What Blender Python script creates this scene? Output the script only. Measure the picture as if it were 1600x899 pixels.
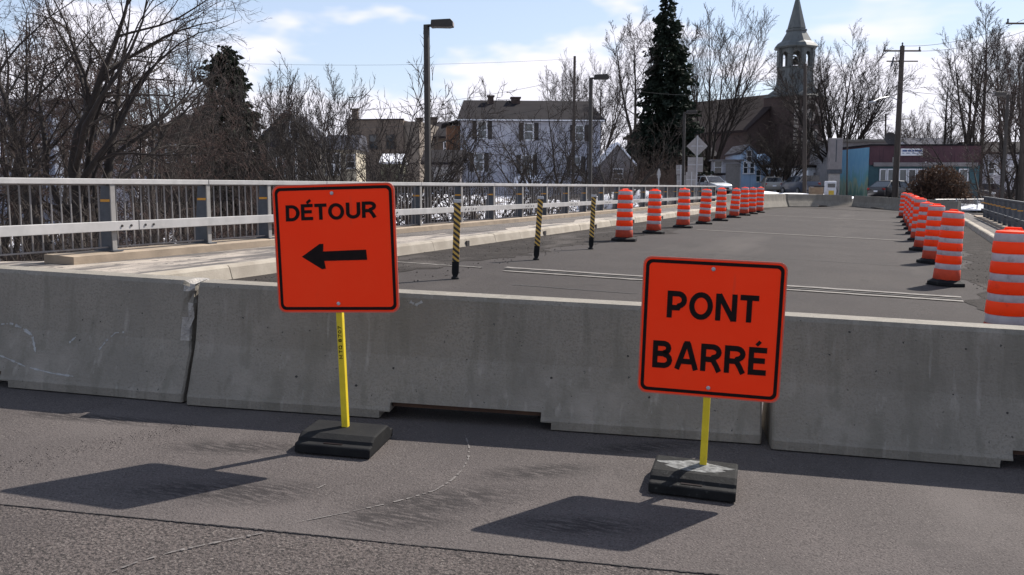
import bpy, bmesh, math, random
import numpy as np
from mathutils import Vector, Matrix

for o in list(bpy.data.objects):
    bpy.data.objects.remove(o, do_unlink=True)
scene = bpy.context.scene
COL = scene.collection
R = math.radians

# ------------------------------------------------------------------ camera
FPX = 1443.0
EYE = 1.674
PITCH = math.atan(160.0 / FPX)
YAW = R(22.95)
cam = bpy.data.cameras.new('camera')
cam.sensor_width = 36.0
cam.lens = 36.0 * FPX / 1600.0
cam.clip_start = 0.05
cam.clip_end = 3000
camo = bpy.data.objects.new('camera', cam)
COL.objects.link(camo)
camo.location = (0, 0, EYE)
camo.rotation_euler = (math.pi / 2 - PITCH, 0, YAW)
scene.camera = camo

# ------------------------------------------------------------------ sky, sun, exposure
SUN_AZ, SUN_EL = R(24.5), R(44)          # azimuth measured from the road direction (+Y) towards +X
w = bpy.data.worlds.new('World'); scene.world = w; w.use_nodes = True
nt = w.node_tree; nt.nodes.clear()
def N(t, **k):
    n = nt.nodes.new(t)
    for a, b in k.items(): setattr(n, a, b)
    return n
sky = N('ShaderNodeTexSky', sky_type='NISHITA', sun_disc=False)
sky.sun_elevation = SUN_EL; sky.sun_rotation = SUN_AZ
sky.air_density = 1.0; sky.dust_density = 0.4; sky.ozone_density = 1.0
geo = N('ShaderNodeTexCoord')
sep = N('ShaderNodeSeparateXYZ'); nt.links.new(geo.outputs['Generated'], sep.inputs[0])
def mth(op, a, b=None, clamp=False):
    n = N('ShaderNodeMath', operation=op, use_clamp=clamp)
    for i, v in enumerate((a, b)):
        if v is None: continue
        if isinstance(v, (int, float)): n.inputs[i].default_value = v
        else: nt.links.new(v, n.inputs[i])
    return n.outputs[0]
zz = mth('MAXIMUM', sep.outputs[2], 0.0)
den = mth('ADD', zz, 0.16)
comb = N('ShaderNodeCombineXYZ')
nt.links.new(mth('DIVIDE', sep.outputs[0], den), comb.inputs[0])
nt.links.new(mth('DIVIDE', sep.outputs[1], den), comb.inputs[1])
nt.links.new(mth('MULTIPLY', zz, 6.0), comb.inputs[2])
n1 = N('ShaderNodeTexNoise'); n1.inputs['Scale'].default_value = 1.15; n1.inputs['Detail'].default_value = 4; n1.inputs['Roughness'].default_value = 0.55
nt.links.new(comb.outputs[0], n1.inputs['Vector'])
cr = N('ShaderNodeValToRGB'); cr.color_ramp.elements[0].position = 0.54; cr.color_ramp.elements[1].position = 0.68
cr.color_ramp.interpolation = 'EASE'
nt.links.new(n1.outputs['Fac'], cr.inputs['Fac'])
mapr = N('ShaderNodeMapping'); mapr.inputs['Scale'].default_value = (5.5, 5.5, 13.0); mapr.inputs['Location'].default_value = (3.1, 1.7, 0.35)
nt.links.new(geo.outputs['Generated'], mapr.inputs['Vector'])
n2 = N('ShaderNodeTexNoise'); n2.inputs['Scale'].default_value = 1.0; n2.inputs['Detail'].default_value = 4; n2.inputs['Roughness'].default_value = 0.5
nt.links.new(mapr.outputs[0], n2.inputs['Vector'])
low = N('ShaderNodeMapRange'); low.inputs['From Min'].default_value = 0.02; low.inputs['From Max'].default_value = 0.20
low.inputs['To Min'].default_value = 0.25; low.inputs['To Max'].default_value = -0.13
nt.links.new(zz, low.inputs['Value'])
c2 = N('ShaderNodeValToRGB'); c2.color_ramp.elements[0].position = 0.475; c2.color_ramp.elements[1].position = 0.585
c2.color_ramp.interpolation = 'EASE'
nt.links.new(mth('ADD', n2.outputs['Fac'], low.outputs[0]), c2.inputs['Fac'])
cl = mth('MAXIMUM', mth('MULTIPLY', cr.outputs['Color'], 0.75), mth('MULTIPLY', c2.outputs['Color'], 0.95))
# white balance of the sky light, then clouds
tint = N('ShaderNodeMix', data_type='RGBA', blend_type='MULTIPLY'); tint.inputs['Factor'].default_value = 1.0
nt.links.new(sky.outputs[0], tint.inputs['A']); tint.inputs['B'].default_value = (1.04, .95, 0.93, 1)
veil = N('ShaderNodeMix', data_type='RGBA'); veil.inputs['Factor'].default_value = 0.68     # thin high veil over the whole sky
nt.links.new(tint.outputs['Result'], veil.inputs['A']); veil.inputs['B'].default_value = (2.15, 2.6, 3.45, 1)
mix = N('ShaderNodeMix', data_type='RGBA'); nt.links.new(cl, mix.inputs['Factor'])
nt.links.new(veil.outputs['Result'], mix.inputs['A']); mix.inputs['B'].default_value = (4.7, 4.6, 5.05, 1)
bg = N('ShaderNodeBackground'); bg.inputs['Strength'].default_value = 0.105
nt.links.new(mix.outputs['Result'], bg.inputs['Color'])
out = N('ShaderNodeOutputWorld'); nt.links.new(bg.outputs[0], out.inputs['Surface'])

sl = bpy.data.lights.new('sun', 'SUN'); sl.energy = 3.7; sl.angle = R(0.5); sl.color = (1.0, 0.94, 0.86)
so = bpy.data.objects.new('sun', sl); COL.objects.link(so)
sd = Vector((math.sin(SUN_AZ) * math.cos(SUN_EL), math.cos(SUN_AZ) * math.cos(SUN_EL), math.sin(SUN_EL)))
so.rotation_euler = sd.to_track_quat('Z', 'Y').to_euler()
so.location = (0, 0, 40)
vs = scene.view_settings
vs.view_transform = 'Standard'; vs.look = 'None'; vs.gamma = 1; vs.use_curve_mapping = False; vs.exposure = 1.12
scene.render.resolution_x = 1024; scene.render.resolution_y = 575
scene.render.engine = 'CYCLES'
scene.cycles.max_bounces = 6; scene.cycles.diffuse_bounces = 3; scene.cycles.glossy_bounces = 2; scene.cycles.transmission_bounces = 2

# ------------------------------------------------------------------ helpers: placing
SL = 0.042                                # the whole bridge falls this much to the right
def gz(x): return -SL * x
def ray(px, py):
    a = (px - 800) / FPX; b = (449.5 - py) / FPX
    fw = math.cos(PITCH) + b * math.sin(PITCH); up = -math.sin(PITCH) + b * math.cos(PITCH)
    return (-math.sin(YAW) * fw + math.cos(YAW) * a, math.cos(YAW) * fw + math.sin(YAW) * a, up), fw
def at(px, py, D):                        # point at horizontal forward distance D
    d, fw = ray(px, py); t = D / fw
    return Vector((d[0] * t, d[1] * t, EYE + d[2] * t))
def gp(px, py, h=0.0):                    # point on the sloping road plane
    d, _ = ray(px, py); t = -(EYE - h) / (d[2] + SL * d[0])
    return Vector((d[0] * t, d[1] * t, EYE + d[2] * t))

def far_z(x, y): return gz(max(-10, min(4, x))) + .5 * smooth((y - 63 - 5 * max(0, x - 2.5)) / 11.0)
def smooth(t): t = min(1, max(0, t)); return t * t * (3 - 2 * t)
def terrain(x, y):
    # river valley under the bridge, far bank with the village
    near = smooth((y - 9) / 15.0); far = smooth((y - 40) / 22.0)
    lft = smooth((-9 - x) / 40.0)
    zn = -0.15 + 0.2 * lft; zf = 0.20 + 0.7 * smooth((-12 - x) / 26.0)
    zf -= .55 * smooth((x - 2) / 3.0) * (1 - smooth((y - 78) / 12.0))
    return zn * (1 - near) + (-3.2) * near * (1 - far) + zf * far

# ------------------------------------------------------------------ helpers: meshes
class MB:
    def __init__(s): s.v = []; s.f = []; s.m = []
    def quadv(s, pts, mi=0):
        i = len(s.v); s.v += [tuple(p) for p in pts]; s.f.append(tuple(range(i, i + len(pts)))); s.m.append(mi); return s
    def box(s, x0, x1, y0, y1, z0, z1, mi=0, M=None):
        P = [(x0, y0, z0), (x1, y0, z0), (x1, y1, z0), (x0, y1, z0), (x0, y0, z1), (x1, y0, z1), (x1, y1, z1), (x0, y1, z1)]
        if M is not None: P = [tuple(M @ Vector(p)) for p in P]
        i = len(s.v); s.v += P
        for q in ((0, 3, 2, 1), (4, 5, 6, 7), (0, 1, 5, 4), (1, 2, 6, 5), (2, 3, 7, 6), (3, 0, 4, 7)):
            s.f.append(tuple(i + k for k in q)); s.m.append(mi)
        return s
    def rings(s, rs, cap=True, mi=0, closed=True):
        i = len(s.v); n = len(rs[0])
        for r in rs: s.v += [tuple(p) for p in r]
        for a in range(len(rs) - 1):
            for k in range(n if closed else n - 1):
                k2 = (k + 1) % n
                s.f.append((i + a * n + k, i + a * n + k2, i + (a + 1) * n + k2, i + (a + 1) * n + k)); s.m.append(mi)
        if cap:
            s.f.append(tuple(i + k for k in reversed(range(n)))); s.m.append(mi)
            s.f.append(tuple(i + (len(rs) - 1) * n + k for k in range(n))); s.m.append(mi)
        return s
    def lathe(s, prof, n=20, c=(0, 0, 0), cap=True, mi=0, ph=0.0):
        rs = [[(c[0] + r * math.cos(2 * math.pi * k / n + ph), c[1] + r * math.sin(2 * math.pi * k / n + ph), c[2] + z) for k in range(n)] for r, z in prof]
        return s.rings(rs, cap, mi)
    def tube(s, pts, rad, n=8, cap=True, mi=0):
        pts = [Vector(p) for p in pts]; rs = []
        if isinstance(rad, (int, float)): rad = [rad] * len(pts)
        T0 = (pts[-1] - pts[0]).normalized()
        ref = Vector((0, 0, 1)) if abs(T0.z) < .9 else Vector((1, 0, 0))
        for j, p in enumerate(pts):
            t = (pts[min(j + 1, len(pts) - 1)] - pts[max(j - 1, 0)]).normalized()
            u = (ref - t * ref.dot(t)).normalized(); v = t.cross(u)
            rs.append([p + (u * math.cos(2 * math.pi * k / n) + v * math.sin(2 * math.pi * k / n)) * rad[j] for k in range(n)])
        return s.rings(rs, cap, mi)
    def prism(s, poly, a, b, axis='y', mi=0):
        def mk(p, t):
            if axis == 'y': return (p[0], t, p[1])
            if axis == 'x': return (t, p[0], p[1])
            return (p[0], p[1], t)
        return s.rings([[mk(p, a) for p in poly], [mk(p, b) for p in poly]], True, mi)
    def mesh(s, name, mats, smooth_=False):
        me = bpy.data.meshes.new(name); me.from_pydata(s.v, [], s.f)
        mats = mats if isinstance(mats, (list, tuple)) else [mats]
        for m in mats: me.materials.append(m)
        if len(mats) > 1: me.polygons.foreach_set('material_index', s.m)
        bm = bmesh.new(); bm.from_mesh(me); bmesh.ops.recalc_face_normals(bm, faces=bm.faces); bm.to_mesh(me); bm.free()
        if smooth_: 
            me.polygons.foreach_set('use_smooth', [True] * len(me.polygons)); me.set_sharp_from_angle(angle=R(40))
        return me
    def build(s, name, mats, parent=None, sm=False, loc=None, rot=None, label=None, bevel=0):
        o = link(name, s.mesh(name, mats, sm), parent, loc, rot, label)
        if bevel:
            m = o.modifiers.new('bevel', 'BEVEL'); m.width = bevel; m.segments = 2; m.limit_method = 'ANGLE'; m.angle_limit = R(35)
        return o
def link(name, me, parent=None, loc=None, rot=None, label=None):
    o = bpy.data.objects.new(name, me); COL.objects.link(o)
    if parent is not None: o.parent = parent
    if loc is not None: o.location = loc
    if rot is not None: o.rotation_euler = rot
    if label: o['label'] = label
    return o
def tag(o, label, cat, group=None):
    o['label'] = label; o['category'] = cat
    if group: o['group'] = group
    return o
def thing(name, label, cat, loc=(0, 0, 0), rz=0, group=None):
    o = bpy.data.objects.new(name, None); COL.objects.link(o); o.empty_display_size = .2
    o.location = loc; o.rotation_euler = (0, 0, rz); return tag(o, label, cat, group)
def structure(o): o['kind'] = 'structure'; return o
def stuff(o): o['kind'] = 'stuff'; return o
def copy_tree(o, parent=None):
    c = o.copy(); COL.objects.link(c); c.parent = parent
    for ch in list(o.children): copy_tree(ch, c)
    return c

# ------------------------------------------------------------------ helpers: materials
def mat(name, c1, c2=None, scale=4.0, rough=.8, bump=0.0, bscale=60.0, metal=0.0, spec=.4, speck=0.0, speckc=(.02, .02, .02), sscale=250.0,
        stretch=None, lo=.35, hi=.65, detail=4, trans=0.0, rnd=0.0, coat=0.0, coords='Object', stain=None, patches=None):
    m = bpy.data.materials.new(name); m.use_nodes = True
    t = m.node_tree; b = t.nodes['Principled BSDF']; L = t.links
    b.inputs['Roughness'].default_value = rough; b.inputs['Metallic'].default_value = metal
    b.inputs['Specular IOR Level'].default_value = spec; b.inputs['Coat Weight'].default_value = coat
    c2 = c2 or tuple(v * .75 for v in c1)
    tc = t.nodes.new('ShaderNodeTexCoord'); src = tc.outputs[coords]
    def mapped(sc):
        mp = t.nodes.new('ShaderNodeMapping'); mp.inputs['Scale'].default_value = sc
        L.new(src, mp.inputs['Vector']); return mp.outputs[0]
    vec = mapped(stretch) if stretch else src
    def noise(sc, det=detail, vv=None, ro=.6):
        n = t.nodes.new('ShaderNodeTexNoise'); n.inputs['Scale'].default_value = sc; n.inputs['Detail'].default_value = det; n.inputs['Roughness'].default_value = ro
        L.new(vv if vv is not None else vec, n.inputs['Vector']); return n.outputs['Fac']
    def ramp(f, a, bb):
        r = t.nodes.new('ShaderNodeMapRange'); r.inputs['From Min'].default_value = a; r.inputs['From Max'].default_value = bb
        L.new(f, r.inputs['Value']); return r.outputs[0]
    def mixc(f, A, B, blend='MIX'):
        x = t.nodes.new('ShaderNodeMix'); x.data_type = 'RGBA'; x.blend_type = blend
        if isinstance(f, float): x.inputs['Factor'].default_value = f
        else: L.new(f, x.inputs['Factor'])
        for s, v in (('A', A), ('B', B)):
            if isinstance(v, tuple): x.inputs[s].default_value = (*v[:3], 1)
            else: L.new(v, x.inputs[s])
        return x.outputs['Result']
    col = mixc(ramp(noise(scale), lo, hi), c1, c2)
    if speck:
        col = mixc(ramp(noise(sscale, 2, src), 1 - speck - .08, 1 - speck + .05), col, speckc)
    if stain:
        for (sc, st, a, bb, c) in stain:
            col = mixc(ramp(noise(sc, 4, mapped(st)), a, bb), col, c)
    if patches:
        tot = None
        for (cx, cy, ang, rx, ry) in patches:
            mp = t.nodes.new('ShaderNodeMapping'); mp.vector_type = 'TEXTURE'; mp.inputs['Location'].default_value = (cx, cy, 0); mp.inputs['Rotation'].default_value = (0, 0, ang); mp.inputs['Scale'].default_value = (rx, ry, 1000)
            L.new(src, mp.inputs['Vector']); vl = t.nodes.new('ShaderNodeVectorMath'); vl.operation = 'LENGTH'; L.new(mp.outputs[0], vl.inputs[0])
            f = ramp(vl.outputs['Value'], 1.0, .35)
            if tot is None: tot = f
            else:
                mm = t.nodes.new('ShaderNodeMath'); mm.operation = 'MAXIMUM'; L.new(tot, mm.inputs[0]); L.new(f, mm.inputs[1]); tot = mm.outputs[0]
        mp = t.nodes.new('ShaderNodeMapping'); mp.inputs['Rotation'].default_value = (0, 0, R(-18)); mp.inputs['Scale'].default_value = (9, 42, 1); L.new(src, mp.inputs['Vector'])
        tr_ = ramp(noise(1.0, 3, mp.outputs[0]),   .38, .54)
        mm = t.nodes.new('ShaderNodeMath'); mm.operation = 'MULTIPLY'; L.new(tot, mm.inputs[0]); L.new(tr_, mm.inputs[1])
        m2 = t.nodes.new('ShaderNodeMath'); m2.operation = 'MULTIPLY'; L.new(mm.outputs[0], m2.inputs[0]); m2.inputs[1].default_value = .8
        col = mixc(m2.outputs[0], col, (.026, .023, .023))
    if rnd:
        oi = t.nodes.new('ShaderNodeObjectInfo'); hs = t.nodes.new('ShaderNodeHueSaturation')
        mr = t.nodes.new('ShaderNodeMapRange'); mr.inputs['To Min'].default_value = 1 - rnd; mr.inputs['To Max'].default_value = 1 + rnd
        L.new(oi.outputs['Random'], mr.inputs['Value']); L.new(mr.outputs[0], hs.inputs['Value']); L.new(col, hs.inputs['Color']); col = hs.outputs[0]
    L.new(col, b.inputs['Base Color'])
    if bump:
        bp = t.nodes.new('ShaderNodeBump'); bp.inputs['Strength'].default_value = bump; bp.inputs['Distance'].default_value = .02
        L.new(noise(bscale, 3, src), bp.inputs['Height']); L.new(bp.outputs[0], b.inputs['Normal'])
    if trans:
        tr = t.nodes.new('ShaderNodeBsdfTranslucent'); L.new(col, tr.inputs['Color'])
        ms = t.nodes.new('ShaderNodeMixShader'); ms.inputs[0].default_value = trans
        L.new(b.outputs[0], ms.inputs[1]); L.new(tr.outputs[0], ms.inputs[2])
        L.new(ms.outputs[0], t.nodes['Material Output'].inputs['Surface'])
    m['k'] = 1
    return m

M = {}
M['asphalt'] = mat('asphalt', (0.0964, 0.0833, 0.0787), (0.0781, 0.0678, 0.0644), 1.3, .85, .5, 90, spec=.12, speck=.43, speckc=(0.052, 0.045, 0.043), sscale=85,
                   stain=[(.9, (1, .35, 1), .56, .75, (0.0654, 0.0573, 0.0553)), (110, (1, 1, 1), .60, .68, (0.175, 0.155, 0.142)), (.45, (1, .6, 1), .52, .74, (.122, .107, .101)), (1.7, (1, 1, 1), .62, .74, (.066, .058, .055))],
                   patches=[(lambda c: (c.x, c.y, R(a), rx, ry))(gp(px, py)) for px, py, a, rx, ry in ((690, 785, 48, .62, .24), (615, 812, 30, .42, .20), (335, 768, 26, .62, .20), (400, 772, 40, .40, .22), (370, 700, 30, .55, .17), (840, 738, 45, .5, .16), (905, 822, 25, .45, .16), (150, 655, 15, .8, .12), (1010, 700, 40, .5, .14))])
M['asphalt_old'] = mat('asphalt_old', (0.1025, 0.0858, 0.0792), (0.0781, 0.0661, 0.0620), 1.7, .9, .8, 70, spec=.12, speck=.46, speckc=(0.0418, 0.0363, 0.0341), sscale=62,
                       stain=[(75, (1, 1, 1), .57, .66, (0.1650, 0.1452, 0.1320)), (1.2, (1, 1, 1), .60, .8, (0.0664, 0.0569, 0.0539))])
M['deck'] = mat('deck_asphalt', (0.0620, 0.0541, 0.0503), (0.0500, 0.0435, 0.0411), .5, .9, .4, 90, speck=.42, speckc=(0.0296, 0.0258, 0.0242), sscale=60, spec=.12,
                stain=[(.6, (1, .12, 1), .55, .72, (0.0711, 0.0622, 0.0570)), (2.2, (1, .5, 1), .60, .70, (0.0434, 0.0378, 0.0351))])
M['grit'] = mat('gutter_grit', (.034, .029, .026), (.052, .045, .041), 2.0, .95, .9, 60, spec=.1, speck=.42, speckc=(.016, .014, .013), sscale=45, stain=[(.8, (1, .4, 1), .56, .68, (.075, .066, .06))])
M['concrete'] = mat('barrier_concrete', (.212, .188, .155), (.168, .150, .125), 2.2, .85, .35, 55, speck=.42, speckc=(.160, .143, .118), sscale=75,
                    stain=[(3.0, (3.0, 3.0, .25), .52, .75, (.130, .118, .094)), (1.6, (1, 1, 1), .58, .78, (.25, .224, .19)), (9.0, (1, 1, .04), .54, .72, (.15, .135, .11)), (26, (1, 1, 1), .69, .72, (.035, .034, .032)), (2.0, (7, 7, .3), .60, .72, (.245, .222, .19))], rnd=.05)
M['broken'] = mat('broken_concrete', (.40, .37, .33), (.27, .25, .23), 14, .95, .9, 60)
M['walk'] = mat('sidewalk_concrete', (.36, .31, .26), (.27, .235, .20), 1.6, .9, .35, 70, speck=.36, speckc=(.15, .13, .11), sscale=90,
                stain=[(1.1, (2.2, .35, 1), .46, .56, (.085, .075, .07)), (9, (1, .6, 1), .60, .66, (.06, .053, .05))])
M['kerb'] = mat('kerb_concrete', (.34, .30, .245), (.26, .225, .18), 3.0, .9, .35, 60, rnd=.10, speck=.3, speckc=(.2, .17, .14), sscale=80,
                stain=[(2.5, (1, .6, .5), .62, .75, (.22, .15, .10))])
M['flange'] = mat('dull_flange', (.27, .255, .24), (.2, .19, .18), 5, .6)
M['plinth'] = mat('plinth_concrete', (.33, .26, .19), (.235, .185, .135), 2.5, .9, .3, 60)
M['joint'] = mat('joint_concrete', (.17, .15, .132), (.10, .09, .08), 9, .8, .2, 80)
M['alu'] = mat('aluminium_rail', (.40, .385, .375), (.32, .31, .30), 3, .55, .1, 120, metal=.0, spec=.5, rnd=.05, stain=[(6, (1, .3, 1), .62, .8, (.45, .42, .40))])
M['slate'] = mat('slate_paint_and_shade', (.060, .068, .082), (.04, .046, .056), 6, .6, .1, 80)  # on railing posts the shade of the web is put into this colour
M['picket'] = mat('weathered_picket', (.20, .185, .18), (.14, .13, .126), 6, .6)
M['bronze'] = mat('dark_bronze', (.026, .022, .019), (.018, .015, .013), 8, .55)
M['lens'] = mat('lamp_lens', (.30, .26, .24), (.24, .2, .19), 8, .4)
M['orange'] = mat('orange_sheeting', (1.0, .040, .006), (1.0, .048, .009), 2.2, .6, .03, 300, spec=.12, stain=[(60, (1, 1, 1), .715, .75, (.50, .07, .035)), (5, (3, 3, .25), .66, .80, (.80, .055, .02)), (3, (1, 1, 1), .66, .85, (.90, .05, .014))])
M['edge'] = mat('sign_edge', (.62, .10, .06), (.5, .08, .05), 10, .5)
M['black'] = mat('black_print', (.012, .007, .007), (.008, .005, .005), 20, .6, spec=.1)
M['galv'] = mat('galvanised', (.42, .42, .43), (.3, .3, .31), 30, .45, metal=.3)
M['yellow'] = mat('yellow_post', (.64, .48, .016), (.54, .40, .013), 8, .55, .1, 100, stain=[(20, (1, 1, .3), .62, .72, (.38, .28, .03)), (45, (1, 1, 1), .68, .72, (.16, .12, .06))])
M['rubber'] = mat('rubber', (.010, .010, .011), (.015, .015, .015), 8, .8, .12, 60, spec=.12, stain=[(9, (1, 1, 1), .62, .85, (.032, .031, .030))])
M['rubber_dusty'] = mat('dusty_rubber', (.010, .010, .010), (.016, .016, .016), 8, .8, .15, 60, spec=.12, stain=[(30, (1, 1, 1), .60, .78, (.06, .06, .057))])
M['dust'] = mat('pale_dust', (.20, .20, .195), (.05, .05, .048), 22, .95, .3, 60)
M['drum'] = mat('drum_orange', (1.0, .075, .010), (1.0, .065, .008), 5, .5, trans=.30, spec=.2, rnd=.07, stain=[(7, (1, 1, 1), .60, .74, (.72, .055, .014)), (22, (1, 1, .5), .70, .76, (.30, .04, .02))])
M['drum_low'] = mat('drum_scuffed', (.50, .055, .018), (.40, .045, .016), 6, .7, trans=.15, rnd=.25, stain=[(5, (1, 1, 1), .5, .8, (.30, .035, .015))])
M['band'] = mat('drum_white_band', (.43, .415, .435), (.36, .345, .365), 14, .45, spec=.5, rnd=.09, trans=.12, stain=[(9, (1, 1, .6), .60, .75, (.21, .195, .20))])
M['chalk'] = mat('chalk', (.165, .150, .14), (.092, .082, .078), 60, .95)
M['tar'] = mat('tar', (.022, .019, .018), (.032, .028, .027), 20, .85)
M['skid'] = mat('tyre_rubber_mark', (.056, .051, .051), (.067, .061, .060), 30, .9)
M['snow'] = mat('snow', (.86, .86, .90), (.72, .72, .77), 1.2, .8, .4, 6, stain=[(2.2, (1, 1, 1), .62, .75, (.33, .29, .26))])
M['bank'] = mat('river_bank', (.10, .078, .058), (.15, .12, .09), .8, .95, .8, 12,
                stain=[(.36, (1, 1, 1), .36, .43, (.74, .74, .79)), (3.5, (1, 1, 1), .53, .60, (.075, .055, .042))])
M['bark'] = mat('bark', (0.0340, 0.0258, 0.0211), (0.0190, 0.0143, 0.0122), 3.0, .95, .9, 20, stretch=(4, 4, .7))
M['bark_grey'] = mat('bark_grey', (0.0542, 0.0446, 0.0382), (0.0287, 0.0229, 0.0197), 3.0, .95, .9, 20, stretch=(4, 4, .7))
M['twig'] = mat('twig', (0.0273, 0.0185, 0.0145), (0.0176, 0.0124, 0.0102), .7, .9)
M['twig_grey'] = mat('twig_grey', (0.0371, 0.0287, 0.0245), (0.0232, 0.0177, 0.0152), .7, .9)
M['twig_red'] = mat('twig_red', (0.0542, 0.0287, 0.0217), (0.0319, 0.0191, 0.0160), .6, .9)
M['needles'] = mat('needles', (.018, .027, .017), (.008, .013, .009), .9, .8, trans=.12, spec=.2)
M['needles2'] = mat('needles_cedar', (.020, .026, .014), (.008, .011, .008), 1.1, .8, trans=.12, spec=.2)
M['dryleaf'] = mat('dry_leaf', (.10, .056, .034), (.05, .028, .019), 1.2, .9, trans=.2)
def glass(name, c=(.03, .035, .04), rough=.08):
    return mat(name, c, tuple(v * .7 for v in c), 2, rough, spec=.6)
M['glass'] = glass('window_glass'); M['glass_pale'] = glass('curtained_glass', (.14, .15, .15), .25); M['glass_car'] = glass('car_glass', (.02, .022, .026), .05)
rng = np.random.default_rng(7)
random.seed(5)
TILT = math.atan(SL)
def stand(o, x, y, yaw=0.0, dz=0.0, lean=0.0):   # stand something on the sloping bridge
    o.rotation_mode = 'XYZ'
    m = Matrix.Rotation(TILT + lean, 4, 'Y') @ Matrix.Rotation(yaw, 4, 'Z')
    o.location = (x, y, gz(x) + dz); o.rotation_euler = m.to_euler('XYZ'); return o

# ================================================================== SETTING
# ---- terrain: banks, river flat and the village ground, one sheet to the horizon
xs = np.concatenate([np.array([-900, -500, -300, -200]), np.linspace(-150, -62, 23), np.linspace(-60, -11, 60), np.linspace(-10.4, 3.6, 8), np.linspace(4.4, 60, 50), np.array([75, 100, 150, 250, 500, 900])])
ys = np.concatenate([np.array([-300, -100, -40, -15]), np.linspace(-5, 70, 76), np.linspace(73, 160, 30), np.array([200, 300, 500, 900, 1500])])
tb = MB(); nx, ny = len(xs), len(ys)
bump = rng.normal(0, 1, (ny, nx))
for j, y in enumerate(ys):
    for i, x in enumerate(xs):
        z = terrain(x, y)
        if -11 <= x <= 4.5: z = min(z, gz(x) - .5) if y < 58 else min(z, far_z(x, y) - .1)
        if y < 5 and -60 < x < 60: z = min(z, gz(x) - .25)
        elif x < -10.9 and x > -60 and y < 66: z += .10 * bump[j, i]
        tb.v.append((x, y, z))
for j in range(ny - 1):
    for i in range(nx - 1):
        a = j * nx + i; tb.f.append((a, a + 1, a + nx + 1, a + nx)); tb.m.append(0)
structure(tb.build('ground', M['bank'], sm=True))

# ---- asphalt: old street in front, newer road up to and over the bridge
def sheet(name, m, poly, h=0.0):
    b = MB(); b.quadv([(x, y, gz(x) + h) for x, y in poly]); return structure(b.build(name, m))
seam = lambda x: 3.966 + .2587 * x
old_street = sheet('street', M['asphalt_old'], [(-45, -20), (45, -20), (45, seam(45)), (-45, seam(-45))])
sx = np.linspace(-14, 12, 120)
poly = [(-30, seam(-30) + .012)] + [(x, seam(x) + .012 + .006 * rng.normal()) for x in sx] + [(30, seam(30)), (30, 8.2), (2.5, 8.2), (2.5, 63), (-8.55, 63), (-8.55, 7.2), (-30, 7.2)]
road = MB()
road.rings([[(x, y, gz(x) + .003) for x, y in poly], [(x, y, gz(x) - .02) for x, y in poly]], True)
road = structure(road.build('road', [M['asphalt']]))
b = MB(); pp = [(-8.55, 9.0), (2.5, 10.3), (2.5, 63), (-8.55, 63)]
b.quadv([(x, y, gz(x) + .018) for x, y in pp]); structure(b.build('bridge_deck', M['deck']))
deck = bpy.data.objects['bridge_deck']

def strip(name, m, xa, xb, parent, h, wob=.15, fade=None, step=.25, y0=8.6, y1=56):
    b = MB(); prev = None; t = 0; y = y0; n = .0
    while y < y1:
        n = .85 * n + wob * random.gauss(0, .5)
        e = xb + n + .25 * math.sin(y * .31)
        cur = (xa, e, y)
        if prev: b.quadv([(prev[0], prev[2], gz(prev[0]) + h), (prev[1], prev[2], gz(prev[1]) + h), (cur[1], cur[2], gz(cur[1]) + h), (cur[0], cur[2], gz(cur[0]) + h)])
        prev = cur; y += step
    return b.build(name, m, parent)
strip('gutter_grit', M['grit'], -8.56, -6.9, deck, .024, .22)
strip('gutter_grit', M['grit'], 2.5, 1.25, deck, .024, .16)
def cross_strip(name, m, y, wd, x0, x1, parent, h, slope=.15):
    b = MB(); n = 40; prev = None
    for k in range(n + 1):
        x = x0 + (x1 - x0) * k / n; yy = y + slope * x + .012 * random.gauss(0, 1); cur = (x, yy, wd * (1 + .12 * random.gauss(0, 1)))
        if prev: b.quadv([(prev[0], prev[1] - prev[2] / 2, gz(prev[0]) + h), (cur[0], cur[1] - cur[2] / 2, gz(cur[0]) + h), (cur[0], cur[1] + cur[2] / 2, gz(cur[0]) + h), (prev[0], prev[1] + prev[2] / 2, gz(prev[0]) + h)])
        prev = cur
    return b.build(name, m, parent)
for y, two in ((14.75, 1), (30.0, 0), (45.5, 0)):
    cross_strip('joint_strip', M['joint'], y, .16, -6.0, .85, deck, .030)
    if two:
        cross_strip('joint_strip', M['joint'], y + .52, .17, -6.2, .85, deck, .030)
        cross_strip('joint_gap', M['tar'], y + .26, .10, -6.1, .85, deck, .029)
        cross_strip('joint_strip', M['joint'], y + .25, .10, -8.4, -6.5, deck, .030)
for (y, x0, x1, wd) in ((12.9, -5.2, -3.4, .05), (11.6, -1.2, .4, .06), (20.6, -6, .2, .04), (37.5, -6, 0, .06), (11.2, -.2, .9, .035)):
    cross_strip('road_crack', M['tar'], y, wd, x0, x1, deck, .023, .12)

# ---- marks on the asphalt in front
def ribbon(name, m, pts, wd, parent, h, jitter=.15, gap=0.0):
    b = MB(); P = []
    for i in range(len(pts) - 1):
        for k in range(8): P.append(tuple(pts[i][j] + (pts[i + 1][j] - pts[i][j]) * k / 8 for j in (0, 1)))
    P.append(pts[-1])
    for i in range(len(P) - 1):
        if random.random() < gap: continue
        (x0, y0), (x1, y1) = P[i], P[i + 1]; l = math.hypot(x1 - x0, y1 - y0) or 1
        nx_, ny_ = -(y1 - y0) / l, (x1 - x0) / l; w_ = wd * (1 + jitter * random.gauss(0, 1)) / 2
        b.quadv([(x, y, gz(x) + h) for x, y in ((x0 - nx_ * w_, y0 - ny_ * w_), (x1 - nx_ * w_, y1 - ny_ * w_), (x1 + nx_ * w_, y1 + ny_ * w_), (x0 + nx_ * w_, y0 + ny_ * w_))])
    return b.build(name, m, parent)
def gpx(*l): return [tuple(gp(*q)[:2]) for q in l]
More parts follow.
